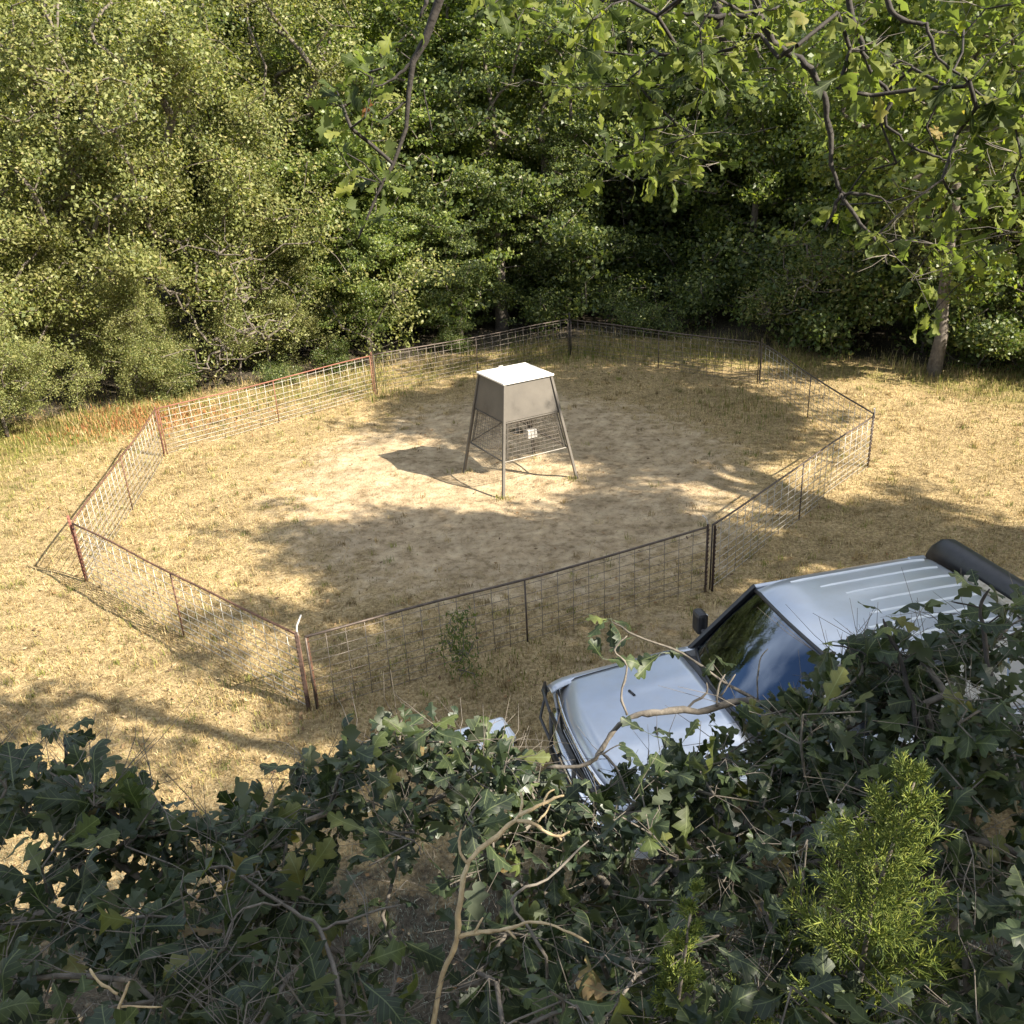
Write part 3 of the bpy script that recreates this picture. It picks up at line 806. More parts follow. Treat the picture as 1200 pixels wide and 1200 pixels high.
tpost(CORN['A'] + Vector((-.04, .0, 0)), 'fence post with a pale bent rod on top at the front corner', 'post', .92, (0, 0), .6, hook=[(.02, .02, .3), (.02, .02, .93), (.03, .02, .98), (.10, .05, 1.06)])
tpost(CORN['A'] + Vector((.05, .03, 0)), 'short pale flecked post tied beside the bent rod post', 'rail', .86, (.0, .0), 1.2)
tpost(CORN['B'], 'rusty red fence post at the left corner of the pen', 'post_red', .97, (-.02, .0), .9)
tpost(CORN['C'], 'bright red fence post at the corner before the orange brush', 'post_red', .92, (-.01, 0), 2.0)
tpost(CORN['D'], 'brown fence post in a tuft of grass where sunlit and shaded panels meet', 'rail', .94, (0, 0), .3)
tpost(CORN['E'], 'dark fence post at the far back corner before the wood', 'blacksteel', 1.02, (0, 0), .3)
tpost(CORN['F'], 'dark fence post at the back corner beside the leaning panel', 'blacksteel', .96, (0, 0), .3)
tpost(CORN['G'], 'fence post with a pale square rod loop at the right corner', 'post', .90, (.01, 0), 1.3, hook=[(.0, 0, .4), (.0, 0, .93), (-.0, .0, .97), (-.12, .03, .99)])
tpost(CORN['H'] + Vector((-.03, -.02, 0)), 'fence post with a crooked top nearest the pickup mirror', 'post', .90, (0, 0), 1.0, hook=[(.03, .02, .2), (.03, .02, .90), (.0, .03, .97), (-.04, .06, 1.02)])
tpost(CORN['H'] + Vector((.06, .0, 0)), 'second dark post standing close beside the crooked topped post', 'post', .88, (0, 0), 1.6)

# dead weed stalks in the pen
for (u, v, lab) in ((402, 662, 'pale dead weed stalk standing in the shade of the pen'), (690, 655, 'short pale dead stalk in front of the feeder'), (634, 620, 'thin dark dead stalk before the front feeder leg')):
    p = px(u, v, z=0); p.z = float(gz(p.x, p.y))
    t = thing('dead_stalk', lab, 'dead stalk', p)
    m = MB(); m.tube([(0, 0, -.03), (.03, .01, .12), (.10, .03, .25)], [.006, .005, .003], 5); m.build('stem', 'deadwood', t, True)
    for q in range(3):
        m = MB(); a = q * 2.1; m.tube([(.05 + .02 * q, .02, .16 + .03 * q), (.05 + .06 * math.cos(a), .02 + .06 * math.sin(a), .24 + .03 * q)], [.004, .002], 4); m.build('twig', 'deadwood', t, True)


# ------------------------------------------------------------------ feeder
def feeder():
    C = Vector((.155, 13.98, 0)); C.z = float(gz(C.x, C.y))
    rz = math.atan2(.62, 1.16)
    t = thing('deer_feeder', 'tan metal deer feeder box on four splayed legs with white lid', 'feeder', C, rz)
    h0, hT, ZT = .68, .412, 1.72

    def hw(z): return h0 + (hT - h0) * z / ZT
    zb = 1.16
    # hopper
    m = MB(); a, b = hw(zb) - .008, hT
    v = [(sx * a, sy * a, zb) for sx, sy in ((-1, -1), (1, -1), (1, 1), (-1, 1))] + [(sx * b, sy * b, ZT) for sx, sy in ((-1, -1), (1, -1), (1, 1), (-1, 1))]
    fun = [(sx * .08, sy * .08, zb - .12) for sx, sy in ((-1, -1), (1, -1), (1, 1), (-1, 1))]
    m.add(v + fun, [(0, 1, 5, 4), (1, 2, 6, 5), (2, 3, 7, 6), (3, 0, 4, 7), (4, 5, 6, 7), (8, 9, 1, 0), (9, 10, 2, 1), (10, 11, 3, 2), (11, 8, 0, 3), (11, 10, 9, 8)])
    m.build('hopper', 'feeder', t, bevel=.006)
    m = MB(); L = hT + .035; m.box(-L, L, -L, L, ZT + .002, ZT + .03); lid = m.build('lid', 'lid', t, bevel=.006)
    m = MB(); m.box(-.04, .04, L, L + .02, ZT + .0, ZT + .05); m.build('latch', 'wire', lid)
    for sx, sy in ((-1, -1), (1, -1), (1, 1), (-1, 1)):
        m = MB(); k = 1.0
        pts = [(sx * hw(z), sy * hw(z)) for z in (-.06, ZT)]
        w = .021
        v = [(x + i * w, y + j * w, z) for (x, y), z in zip(pts, (-.06, ZT - .01)) for i, j in ((-1, -1), (1, -1), (1, 1), (-1, 1))]
        m.add(v, [(3, 2, 1, 0), (4, 5, 6, 7), (0, 1, 5, 4), (1, 2, 6, 5), (2, 3, 7, 6), (3, 0, 4, 7)])
        leg = m.build('leg', 'feeder', t, bevel=.003)
        m = MB(); q = hw(0); m.box(sx * q - .06, sx * q + .06, sy * q - .06, sy * q + .06, -.02, .012); m.build('foot_plate', 'post', leg)
    zc = .56
    # frame bars at the hopper bottom and at the cage bottom, mesh sides
    for k in range(4):
        R = Matrix.Rotation(k * PI / 2, 3, 'Z')

        def bar(p, q, r, name, mat, side=4, parent=t):
            m = MB(); m.tube([R @ Vector(p), R @ Vector(q)], r, side); return m.build(name, mat, parent)
        a, b = hw(zb) - .02, hw(zc) - .02
        bar((-a, -a, zb - .02), (a, -a, zb - .02), .016, 'upper_frame_bar', 'feeder')
        if k in (0, 1, 3):
            bar((-b, -b, zc), (b, -b, zc), .007 if k == 0 else .014, 'lower_frame_bar', 'feeder' if k else 'wire')
        for s in (-1, 1):
            bar((s * (a - .05), -a, zb - .03), (s * (b - .05), -b, zc + .01), .009, 'cage_edge_bar', 'feeder')
        nh, nv = 10, 15
        for i in range(1, nh):
            z = zc + (zb - zc) * i / nh; w = hw(z) - .03
            bar((-w, -w + .01, z), (w, -w + .01, z), .0030, 'cage_wire', 'wire_dark')
        for i in range(1, nv):
            s = -1 + 2 * i / nv; wa, wb = hw(zb - .02) - .03, hw(zc) - .03
            bar((s * wa, -wa + .01, zb - .02), (s * wb, -wb + .01, zc), .0030, 'cage_wire', 'wire_dark')
    m = MB(); b = hw(zc) - .03; m.tube([(b, -b, zc + .02), (-.05, .08, zb - .14)], .010, 5); m.build('brace', 'feeder', t)
    m = MB(); m.tube([(-b, b, zc + .02), (-.05, .08, zb - .14)], .010, 5); m.build('brace', 'feeder', t)
    m = MB(); m.box(.04, .21, -.27, -.12, .72, .86); box = m.build('control_box', 'motorbox', t, bevel=.012)
    m = MB(); m.tube([(.13, -.19, .86), (.05, -.08, 1.06)], .012, 6); m.build('box_bracket', 'feeder', box)
    m = MB(); m.lathe([(.0, -.02), (.10, -.02), (.12, .015), (.11, .018), (.0, -.01)], (0, 0, zb - .38), 'z', 20); m.build('spinner_plate', 'wire', t, True)
    m = MB(); m.tube([(0, 0, zb - .39), (0, 0, zb - .10)], .02, 8); m.build('spinner_shaft', 'wire', t)


feeder()


# ------------------------------------------------------------------ pickup
def pickup():
    ax = Vector((.974, .226, 0)).normalized(); rz = math.atan2(ax.y, ax.x)
    far_front = px(650, 792, z=.98)
    org = far_front + Vector((ax.y, -ax.x, 0)) * .80 - ax * .13
    org.z = 0.0
    t = thing('pickup_truck', 'silver crew cab pickup with ribbed roof and black grille guard', 'pickup truck', org, rz)
    W = .87
    # wheels: local x runs to the rear, y>0 is the far side
    for cx in (.86, 3.98):
        for s in (-1, 1):
            y = s * .74
            m = MB(); m.lathe([(.20, -.10), (.33, -.11), (.36, -.08), (.37, 0), (.36, .08), (.33, .11), (.20, .10)], (cx, y, .365), 'y', 32)
            wh = m.build('wheel', 'rubber', t, True)
            for q in range(28):
                a = 2 * PI * q / 28; mm = MB(); c, sn = math.cos(a), math.sin(a)
                mm.box(-.018, .018, -.085, .085, .355, .376)
                vv = mm.v[0]; xx = vv[:, 0].copy(); zz = vv[:, 2].copy()
                vv[:, 0] = cx + xx * c + zz * sn; vv[:, 2] = .365 - xx * sn + zz * c; vv[:, 1] += y
                if q == 0: tread = mm
                else: tread.add(mm.v[0], mm.f)
            o = tread.build('tread', 'rubber', wh); o['kind'] = 'stuff'
            m = MB(); m.lathe([(.0, .03 * s), (.05, .05 * s), (.12, .035 * s), (.17, .07 * s), (.205, .085 * s), (.205, -.08 * s), (0, -.08 * s)], (cx, y, .365), 'y', 28)
            m.build('rim', 'chrome', wh, True)
    # side panels with wheel arches
    def arch(cx, r=.46, n=11):
        return [(cx + r * math.cos(a), .40 + (r) * math.sin(a)) for a in np.linspace(PI, 0, n)]
    zs = lambda x: .92 + .085 * min(max((x - .05) / 1.2, 0), 1) + .01 * max(0, min(1, (x - 3.3) / .4))
    for s in (-1, 1):
        pts = [(.16, .44)] + [(x, z) for x, z in arch(.86)] + [(1.45, .40), (3.4, .40)] + [(x, z) for x, z in arch(3.98)] + [(5.05, .44)] + [(5.08, zs(5) - .08), (3.66, zs(3.66) - .08), (2.4, zs(2.4) - .08), (1.3, zs(1.3) - .08), (.5, zs(.5) - .09), (.12, zs(.1) - .14)]
        m = MB(); m.prism([(x, s * W, z) for x, z in pts], (0, -s * .05, 0))
        m.build('body_side', 'paint', t, bevel=.012)
        m = MB()
        prof = [(.0, -.10), (-.004, -.055), (-.022, -.022), (-.06, .006), (-.11, .016), (-.19, .022)]
        m.grid(lambda x, k: (x, s * (W + prof[k][0] - (.05 * max(0, 1 - x / .35) ** 2 if x < .35 else 0)), zs(x) + prof[k][1] - (.06 * max(0, 1 - x / .22) ** 2)), [.06, .12, .2, .3, .5, .8, 1.1, 1.3, 2, 2.8, 3.62], range(6))
        m.build('fender_shoulder', 'paint', t, True, solid=.012)
        # doors: seams as raised panels plus handles
        for x0, x1 in ((1.46, 2.40), (2.415, 3.30)):
            m = MB(); m.box(x0, x1, s * W - (.0 if s > 0 else .008), s * W + (.008 if s > 0 else 0), .47, .86)
            d = m.build('door', 'paint', t, bevel=.006)
            m = MB(); m.box(x1 - .2, x1 - .06, s * (W + .008) - .012, s * (W + .008) + .012, .80, .825); m.build('door_handle', 'blackplastic', d, bevel=.005)
        m = MB(); m.box(1.42, 3.40, s * W - .03, s * W + .05, .34, .39); m.build('running_board', 'blackplastic', t, bevel=.01)
        for cx in (.86, 3.98):
            m = MB(); m.tube([(cx + .475 * math.cos(a), s * (W + .012), .40 + .475 * math.sin(a)) for a in np.linspace(0, PI, 17)], .03, 6); m.build('arch_flare', 'blackplastic', t, True)
            m = MB(); m.lathe([(.46, 0), (.46, -.26 * s)], (cx, s * (W - .05), .40), 'y', 24); m.build('wheel_well', 'blackplastic', t)
    # hood
    def hz(x, y):
        q = abs(y) / .70
        base = .985 + .115 * min(1, (x - .05) / 1.2) ** .8 - .022 * q ** 2.4
        base += .006 * math.exp(-((abs(y) - .33) / .07) ** 2) * min(1, max(0, (x - .2) / .5))
        return base - .13 * max(0, 1 - (x - .05) / .16) ** 2.2
    def hx(x, y): return x + (.10 * (abs(y) / .7) ** 2.2) * max(0, 1 - x / 1.2)
    m = MB(); m.grid(lambda x, y: (hx(x, y), y, hz(x, y)), [.05, .07, .10, .14, .19, .25, .35, .5, .65, .8, .95, 1.1, 1.22], np.linspace(-.70, .70, 25))
    m.build('hood', 'paint', t, True, solid=.015, sub=1)
    for q in (-1, 1):
        m = MB(); m.tube([(hx(x, .695), q * .702, hz(x, .70) + .002) for x in (.10, .2, .35, .5, .8, 1.1, 1.22)], .005, 4); m.build('hood_seam', 'blackplastic', t, True)
        m = MB(); m.tube([(.62, q * .30, hz(.6, .3) + .004), (.64, q * .22, hz(.6, .22) + .004)], .012, 6); m.build('washer_nozzle', 'blackplastic', t, True)
    # engine bay side walls and front structure block so that nothing is hollow
    m = MB(); m.box(.20, 1.25, -.66, .66, .45, .86); m.build('engine_bay', 'blackplastic', t)
    # cowl, wipers
    m = MB(); m.grid(lambda x, y: (x, y, 1.075 - .04 * (abs(y) / .72) ** 2 + .02 * (x - 1.22)), [1.21, 1.30, 1.42], np.linspace(-.72, .72, 9)); cw = m.build('cowl', 'blackplastic', t, True, solid=.02)
    for y0, y1 in ((-.55, .0), (.02, .58)):
        m = MB(); m.tube([(1.30, y0, 1.09), (1.38, (y0 + y1) / 2, 1.115), (1.43, y1, 1.15)], [.010, .008, .006], 5); m.build('wiper', 'blacksteel', t, True)
    # cab
    ZR = 1.70
    def rz_(x, y):
        q = abs(y) / .67
        return ZR - .035 * q ** 2 - .035 * max(0, q - .8) / .2 - .05 * max(0, 1 - (x - 1.88) / .35) ** 2 - .03 * max(0, (x - 3.3) / .25) ** 2
    def rx_(x, y): return x - .05 * (1 - (abs(y) / .64) ** 2) * max(0, 1 - (x - 1.88) / .8)
    m = MB(); m.grid(lambda x, y: (rx_(x, y), y, rz_(x, y)), [1.88, 1.92, 1.98, 2.06, 2.2, 2.4, 2.7, 3.0, 3.2, 3.4, 3.5, 3.54], np.linspace(-.67, .67, 25))
    roof = m.build('roof', 'paint', t, True, solid=.02, sub=1)
    for k, y in enumerate([-.52, -.345, -.17, 0, .17, .345, .52]):
        x0 = 2.16 + .42 * (1 - abs(y) / .52) ** .8
        m = MB()
        xs = np.linspace(x0, 3.46, 12)
        m.grid(lambda x, w: (x, y + w, rz_(x, y) + .001 + (.009 if abs(w) < .006 else -.004) * min(1, (x - x0) / .08 + .15)), xs, [-.014, -.005, .005, .014])
        m.build('roof_rib', 'roofrib', roof, True)
    # windshield
    def ws(u, w):
        y0, y1 = .74 * w, .60 * w
        x0 = 1.42 - .15 * (1 - w * w); x1 = 1.885 - .05 * (1 - w * w)
        z0, z1 = 1.07 - .03 * w * w, rz_(1.88, .6 * w) - .005
        return (x0 + (x1 - x0) * u, y0 + (y1 - y0) * u, z0 + (z1 - z0) * u + .03 * math.sin(PI * u) * .5)
    m = MB(); m.grid(ws, np.linspace(.02, .98, 9), np.linspace(-.97, .97, 17)); m.build('windshield', 'glass', t, True)
    m = MB(); m.tube([ws(1.0, w) for w in np.linspace(-1, 1, 13)], .016, 6); m.build('windshield_seal', 'blackplastic', t, True)
    m = MB(); m.tube([ws(0.0, w) for w in np.linspace(-1, 1, 13)], .016, 6); m.build('windshield_seal', 'blackplastic', t, True)
    def cabpt(x, z, s):   # cab side surface
        w = (z - 1.0) / (1.64 - 1.0); return Vector((x, s * (.80 - .16 * w), z))
    for s in (-1, 1):
        def bar(p, q, w, name, mat='paint'):
            p = cabpt(*p, s); q = cabpt(*q, s); d = (q - p).normalized(); n = Vector((0, s, .25)).normalized(); e = d.cross(n).normalized() * w
            m = MB(); m.prism([p - e, p + e, q + e, q - e], tuple(-n * .04)); return m.build(name, mat, t, bevel=.006)
        bar((1.36, .99), (1.90, 1.635), .030, 'windshield_pillar', 'blackplastic')
        bar((1.88, 1.615), (3.52, 1.615), .030, 'roof_rail')
        bar((2.42, 1.00), (2.46, 1.63), .045, 'door_pillar', 'blackplastic')
        bar((3.42, .98), (3.47, 1.65), .085, 'rear_pillar')
        bar((1.34, 1.0), (3.52, 1.0), .035, 'window_sill')
        for pts in ([(1.46, 1.025), (1.93, 1.61), (2.41, 1.61), (2.38, 1.025)], [(2.47, 1.025), (2.51, 1.61), (3.38, 1.61), (3.34, 1.025)]):
            m = MB(); m.prism([cabpt(x, z, s) - Vector((0, s * .015, 0)) for x, z in pts], (0, -s * .004, 0)); m.build('side_window', 'glass', t)
        # mirror
        m = MB(); m.tube([cabpt(1.55, 1.05, s), cabpt(1.55, 1.08, s) + Vector((0, s * .12, .03))], .022, 6); mi = m.build('mirror_arm', 'blackplastic', t)
        m = MB(); m.box(1.50, 1.60, s * .96 - .075, s * .96 + .075, 1.05, 1.27); hh = m.build('mirror_housing', 'blackplastic', t, bevel=.035)
        m = MB(); m.box(1.601, 1.604, s * .96 - .055, s * .96 + .055, 1.08, 1.24); m.build('mirror_glass', 'chrome', t)
    # rear wall of the cab
    m = MB(); m.prism([(3.53, -.80, .55), (3.53, .80, .55), (3.53, .80, 1.0), (3.50, .65, 1.63), (3.50, -.65, 1.63), (3.53, -.80, 1.0)], (.04, 0, 0)); m.build('cab_back', 'paint', t, bevel=.01)
    m = MB(); m.prism([(3.575, -.60, 1.12), (3.575, .60, 1.12), (3.552, .55, 1.55), (3.552, -.55, 1.55)], (.006, 0, 0)); m.build('rear_window', 'glass', t)
    m = MB(); m.box(3.545, 3.61, -.60, .12, 1.655, 1.70); m.build('rear_roof_trim', 'buff', t, bevel=.006)
    # cabin interior
    m = MB(); m.box(1.35, 3.5, -.74, .74, .50, .56); m.build('cabin_floor', 'interior', t)
    m = MB(); m.prism([(1.30, -.72, .85), (1.30, -.72, 1.045), (1.55, -.72, 1.06), (1.80, -.72, .98), (1.80, -.72, .80)], (0, 1.44, 0)); m.build('dashboard', 'interior', t, bevel=.02)
    for x0 in (2.05, 2.95):
        for y in (-.36, .36):
            m = MB(); m.box(x0, x0 + .46, y - .25, y + .25, .56, .82); st = m.build('seat', 'interior', t, bevel=.05)
            m = MB(); m.prism([(x0 + .38, y - .24, .80), (x0 + .50, y - .24, .80), (x0 + .62, y - .22, 1.32), (x0 + .52, y - .22, 1.34)], (0, .46, 0)); m.build('seat_back', 'interior', st, bevel=.03)
            m = MB(); m.box(x0 + .54, x0 + .63, y - .12, y + .12, 1.36, 1.53); m.build('headrest', 'interior', st, bevel=.03)
    m = MB(); m.lathe([(.17, -.012), (.185, 0), (.17, .012), (.16, 0), (.17, -.012)], (0, 0, 0), 'z', 24)
    o = m.build('steering_wheel', 'blackplastic', t, True); o.location = (1.93, -.36, 1.03); o.rotation_euler = (0, math.radians(-65), 0)
    # bed
    for s in (-1, 1):
        m = MB(); m.box(3.60, 5.08, s * .80 - .065, s * .80 + .065, .60, 1.005); m.build('bed_wall', 'paint', t, bevel=.012)
    m = MB(); m.box(3.60, 5.08, -.74, .74, .55, .60); m.build('bed_floor', 'blackplastic', t)
    m = MB(); m.box(5.06, 5.12, -.735, .735, .58, 1.0); tg = m.build('tailgate', 'paint', t, bevel=.012)
    m = MB(); m.box(5.12, 5.135, -.14, .14, .86, .93); m.build('tailgate_handle', 'blackplastic', tg, bevel=.005)
    m = MB(); m.box(5.10, 5.24, -.82, .82, .45, .58); m.build('rear_bumper', 'chrome', t, bevel=.02)
    for s in (-1, 1):
        m = MB(); m.box(5.08, 5.12, s * .81 - .055, s * .81 + .055, .70, .98); m.build('tail_lamp', 'rail_red', t, bevel=.008)
    # black sport bar behind the cab
    m = MB()
    sec = [(-.10, -.13), (-.12, -.02), (-.09, .07), (-.02, .115), (.07, .10), (.14, .03), (.17, -.06), (.15, -.14)]
    def bar_path(w):   # w in -1..1
        y = .74 * math.sin(w * PI / 2) ** 1 if False else .76 * w
        z = 1.66 - .50 * max(0, abs(w) - .86) / .14 * 1.0 if abs(w) > .86 else 1.66
        return y, z
    ws_ = [-1.0, -.97, -.93, -.88, -.8, -.6, -.3, 0, .3, .6, .8, .88, .93, .97, 1.0]
    def sp(w, k):
        k = k % len(sec); dx, dz = sec[k]
        q = max(0, (abs(w) - .82) / .18)
        y = w * .76; z = 1.665 - .09 * q ** 2.2
        return (3.76 + dx * (1 - .25 * q), y, z + dz * (1 - .45 * q))
    m.grid(sp, ws_, list(range(len(sec) + 1)))
    rb = m.build('roll_bar', 'blackplastic', t, True)
    m = MB(); m.add([sp(-1, k) for k in range(len(sec))], [tuple(range(len(sec)))]); m.add([sp(1, k) for k in range(len(sec))], [tuple(range(len(sec)))[::-1]]); m.build('end_cap', 'blackplastic', rb)
    for s in (-1, 1):
        m = MB(); m.tube([(3.80, s * .70, 1.60), (3.92, s * .78, 1.25), (4.02, s * .80, 1.0)], [.055, .05, .05], 8); m.build('roll_bar_leg', 'blackplastic', t, True)
    # front: grille, lamps, bumper, guard
    m = MB(); m.box(.10, .16, -.44, .44, .66, .86); gr = m.build('grille', 'blackplastic', t, bevel=.01)
    for z in (.69, .74, .79, .84):
        m = MB(); m.box(.085, .10, -.43, .43, z - .008, z + .008); m.build('grille_bar', 'chrome', gr)
    m = MB(); m.grid(lambda k, y: (.055 + .085 * (abs(y) / .78) ** 2.4 - (.012 if k == 1 else 0), y, [.845, .875, .905][k]), range(3), np.linspace(-.78, .78, 21)); m.build('hood_edge_trim', 'chrome', t, True, solid=.015)
    for s in (-1, 1):
        m = MB(); m.prism([(.11, s * .46, .67), (.11, s * .46, .85), (.16, s * .78, .85), (.20, s * .82, .70)], (.07, 0, 0)); m.build('headlight', 'lamp', t, bevel=.012)
        m = MB(); m.prism([(.175, s * .79, .70), (.165, s * .785, .84), (.26, s * .865, .83), (.27, s * .868, .70)], (.03, -s * .02, 0)); m.build('indicator', 'indicator', t, bevel=.004)
    m = MB(); m.grid(lambda k, y: (.0 + .12 * (abs(y) / .84) ** 3 + [.10, .0, -.03, .0, .10][k], y, [.62, .61, .53, .43, .42][k]), range(5), np.linspace(-.84, .84, 21)); m.build('front_bumper', 'chrome', t, True, solid=.01)
    m = MB(); m.box(.16, .30, -.80, .80, .40, .64); m.build('bumper_backing', 'blackplastic', t)
    for s in (-1, 1):
        m = MB(); m.tube([(-.02, s * .30, .42), (-.06, s * .30, .60), (-.05, s * .30, .98)], .018, 8); m.build('guard_upright', 'blacksteel', t, True)
        m = MB(); m.tube([(-.05, s * .30, .66), (-.05, s * .66, .68), (.02, s * .80, .72), (.06, s * .84, .80), (.04, s * .80, .93), (-.02, s * .66, .955), (-.05, s * .30, .95)], .013, 8); m.build('guard_hoop', 'blacksteel', t, True)
    m = MB(); m.tube([(-.05, -.30, .97), (-.06, 0, .985), (-.05, .30, .97)], .018, 8); m.build('guard_crossbar', 'blacksteel', t, True)
    m = MB(); m.tube([(-.06, -.30, .62), (-.06, .30, .62)], .022, 8); m.build('guard_crossbar', 'blacksteel', t, True)
    return t


pickup()


# ------------------------------------------------------------------ pale chest in front of the pickup
def chest():
    a = px(536, 848, z=.42); b = px(596, 836, z=.42)
    c = px(566, 856, z=.36); ang = math.atan2(b.y - a.y, b.x - a.x)
    t = thing('storage_chest', 'white glossy chest with rounded lid half hidden by oak leaves', 'chest', (c.x, c.y, float(gz(c.x, c.y))), ang + .15)
    t.scale = (.82, .82, .82)
    m = MB(); m.box(-.30, .30, -.19, .19, -.02, .33); m.build('body', 'whiteplastic', t, bevel=.05)
    m = MB(); m.grid(lambda x, y: (x * .32, y * .215, .425 - .02 * (abs(x) ** 3 + abs(y) ** 3)), np.linspace(-1, 1, 9), np.linspace(-1, 1, 9))
    m = MB(); m.box(-.32, .32, -.21, .21, .335, .425); lid = m.build('lid', 'whiteplastic', t, bevel=.045)
    m = MB(); m.box(-.05, .05, -.232, -.205, .30, .39); m.build('latch', 'blackplastic', lid, bevel=.006)
    for s in (-1, 1):
        m = MB(); m.tube([(s * .30, -.09, .26), (s * .35, -.08, .22), (s * .35, .08, .22), (s * .30, .09, .26)], .012, 6); m.build('handle', 'blackplastic', t, True)


chest()


# ------------------------------------------------------------------ near oaks with lobed leaves
def oak_leaf_mesh(seed, lobes=3):
    rg = random.Random(seed)
    half = [(0, .012), (.12, .075), (.22, .045), (.33, .18), (.41, .24), (.48, .22), (.535, .09), (.62, .21), (.69, .285), (.77, .26), (.82, .115), (.90, .15), (.96, .10), (1.0, .0)]
    curl = rg.uniform(-.22, .26); fold = rg.uniform(.05, .6); tw = rg.uniform(-.7, .7); bend = rg.uniform(-.09, .09)
    v = []; f = []
    def pt(t, w): return (w * math.cos(tw * t), t - .0, -abs(w) * fold + curl * math.sin(t * PI * .9) - .12 * t * t + w * tw * t * .6 + bend * math.sin(6 * t + 3 * w))
    L = []; R = []; Mm = []
    JL = [rg.uniform(.65, 1.25) for _ in range(6)]; JR = [rg.uniform(.65, 1.25) for _ in range(6)]
    for i, (tt, w) in enumerate(half):
        jl, jr = JL[i // 3], JR[i // 3]
        Mm.append(len(v)); v.append(pt(tt, 0))
        L.append(len(v)); v.append(pt(min(1.0, tt + rg.uniform(-.02, .03)), -w * jl))
        R.append(len(v)); v.append(pt(min(1.0, tt + rg.uniform(-.02, .03)), w * jr))
    for i in range(len(half) - 1):
        f.append((Mm[i], Mm[i + 1], L[i + 1], L[i])); f.append((Mm[i], R[i], R[i + 1], Mm[i + 1]))
    # stalk
    b = len(v); v += [(-.012, 0, 0), (.012, 0, 0), (.008, -.16, .02), (-.008, -.16, .02)]; f.append((b, b + 1, b + 2, b + 3))
    v = [(x, y + .16, z) for x, y, z in v]
    return v, f


LEAVES = [oak_leaf_mesh(i) for i in range(12)]


def leaf_meshes(mat):
    out = []
    for i, (v, f) in enumerate(LEAVES):
        me = bpy.data.meshes.new('oak_leaf'); me.from_pydata(v, [], f); me.update(); me.shade_smooth(); me.materials.append(MAT[mat]); out.append(me)
    return out


def leaf_matrix(p, direction, nrm, size):
    y = Vector(direction).normalized(); z = Vector(nrm); x = y.cross(z)
    if x.length < 1e-3: x = y.orthogonal()
    x.normalize(); z = x.cross(y)
    m = Matrix((x, y, z)).transposed().to_4x4()
    return Matrix.Translation(p) @ m @ Matrix.Scale(size, 4)


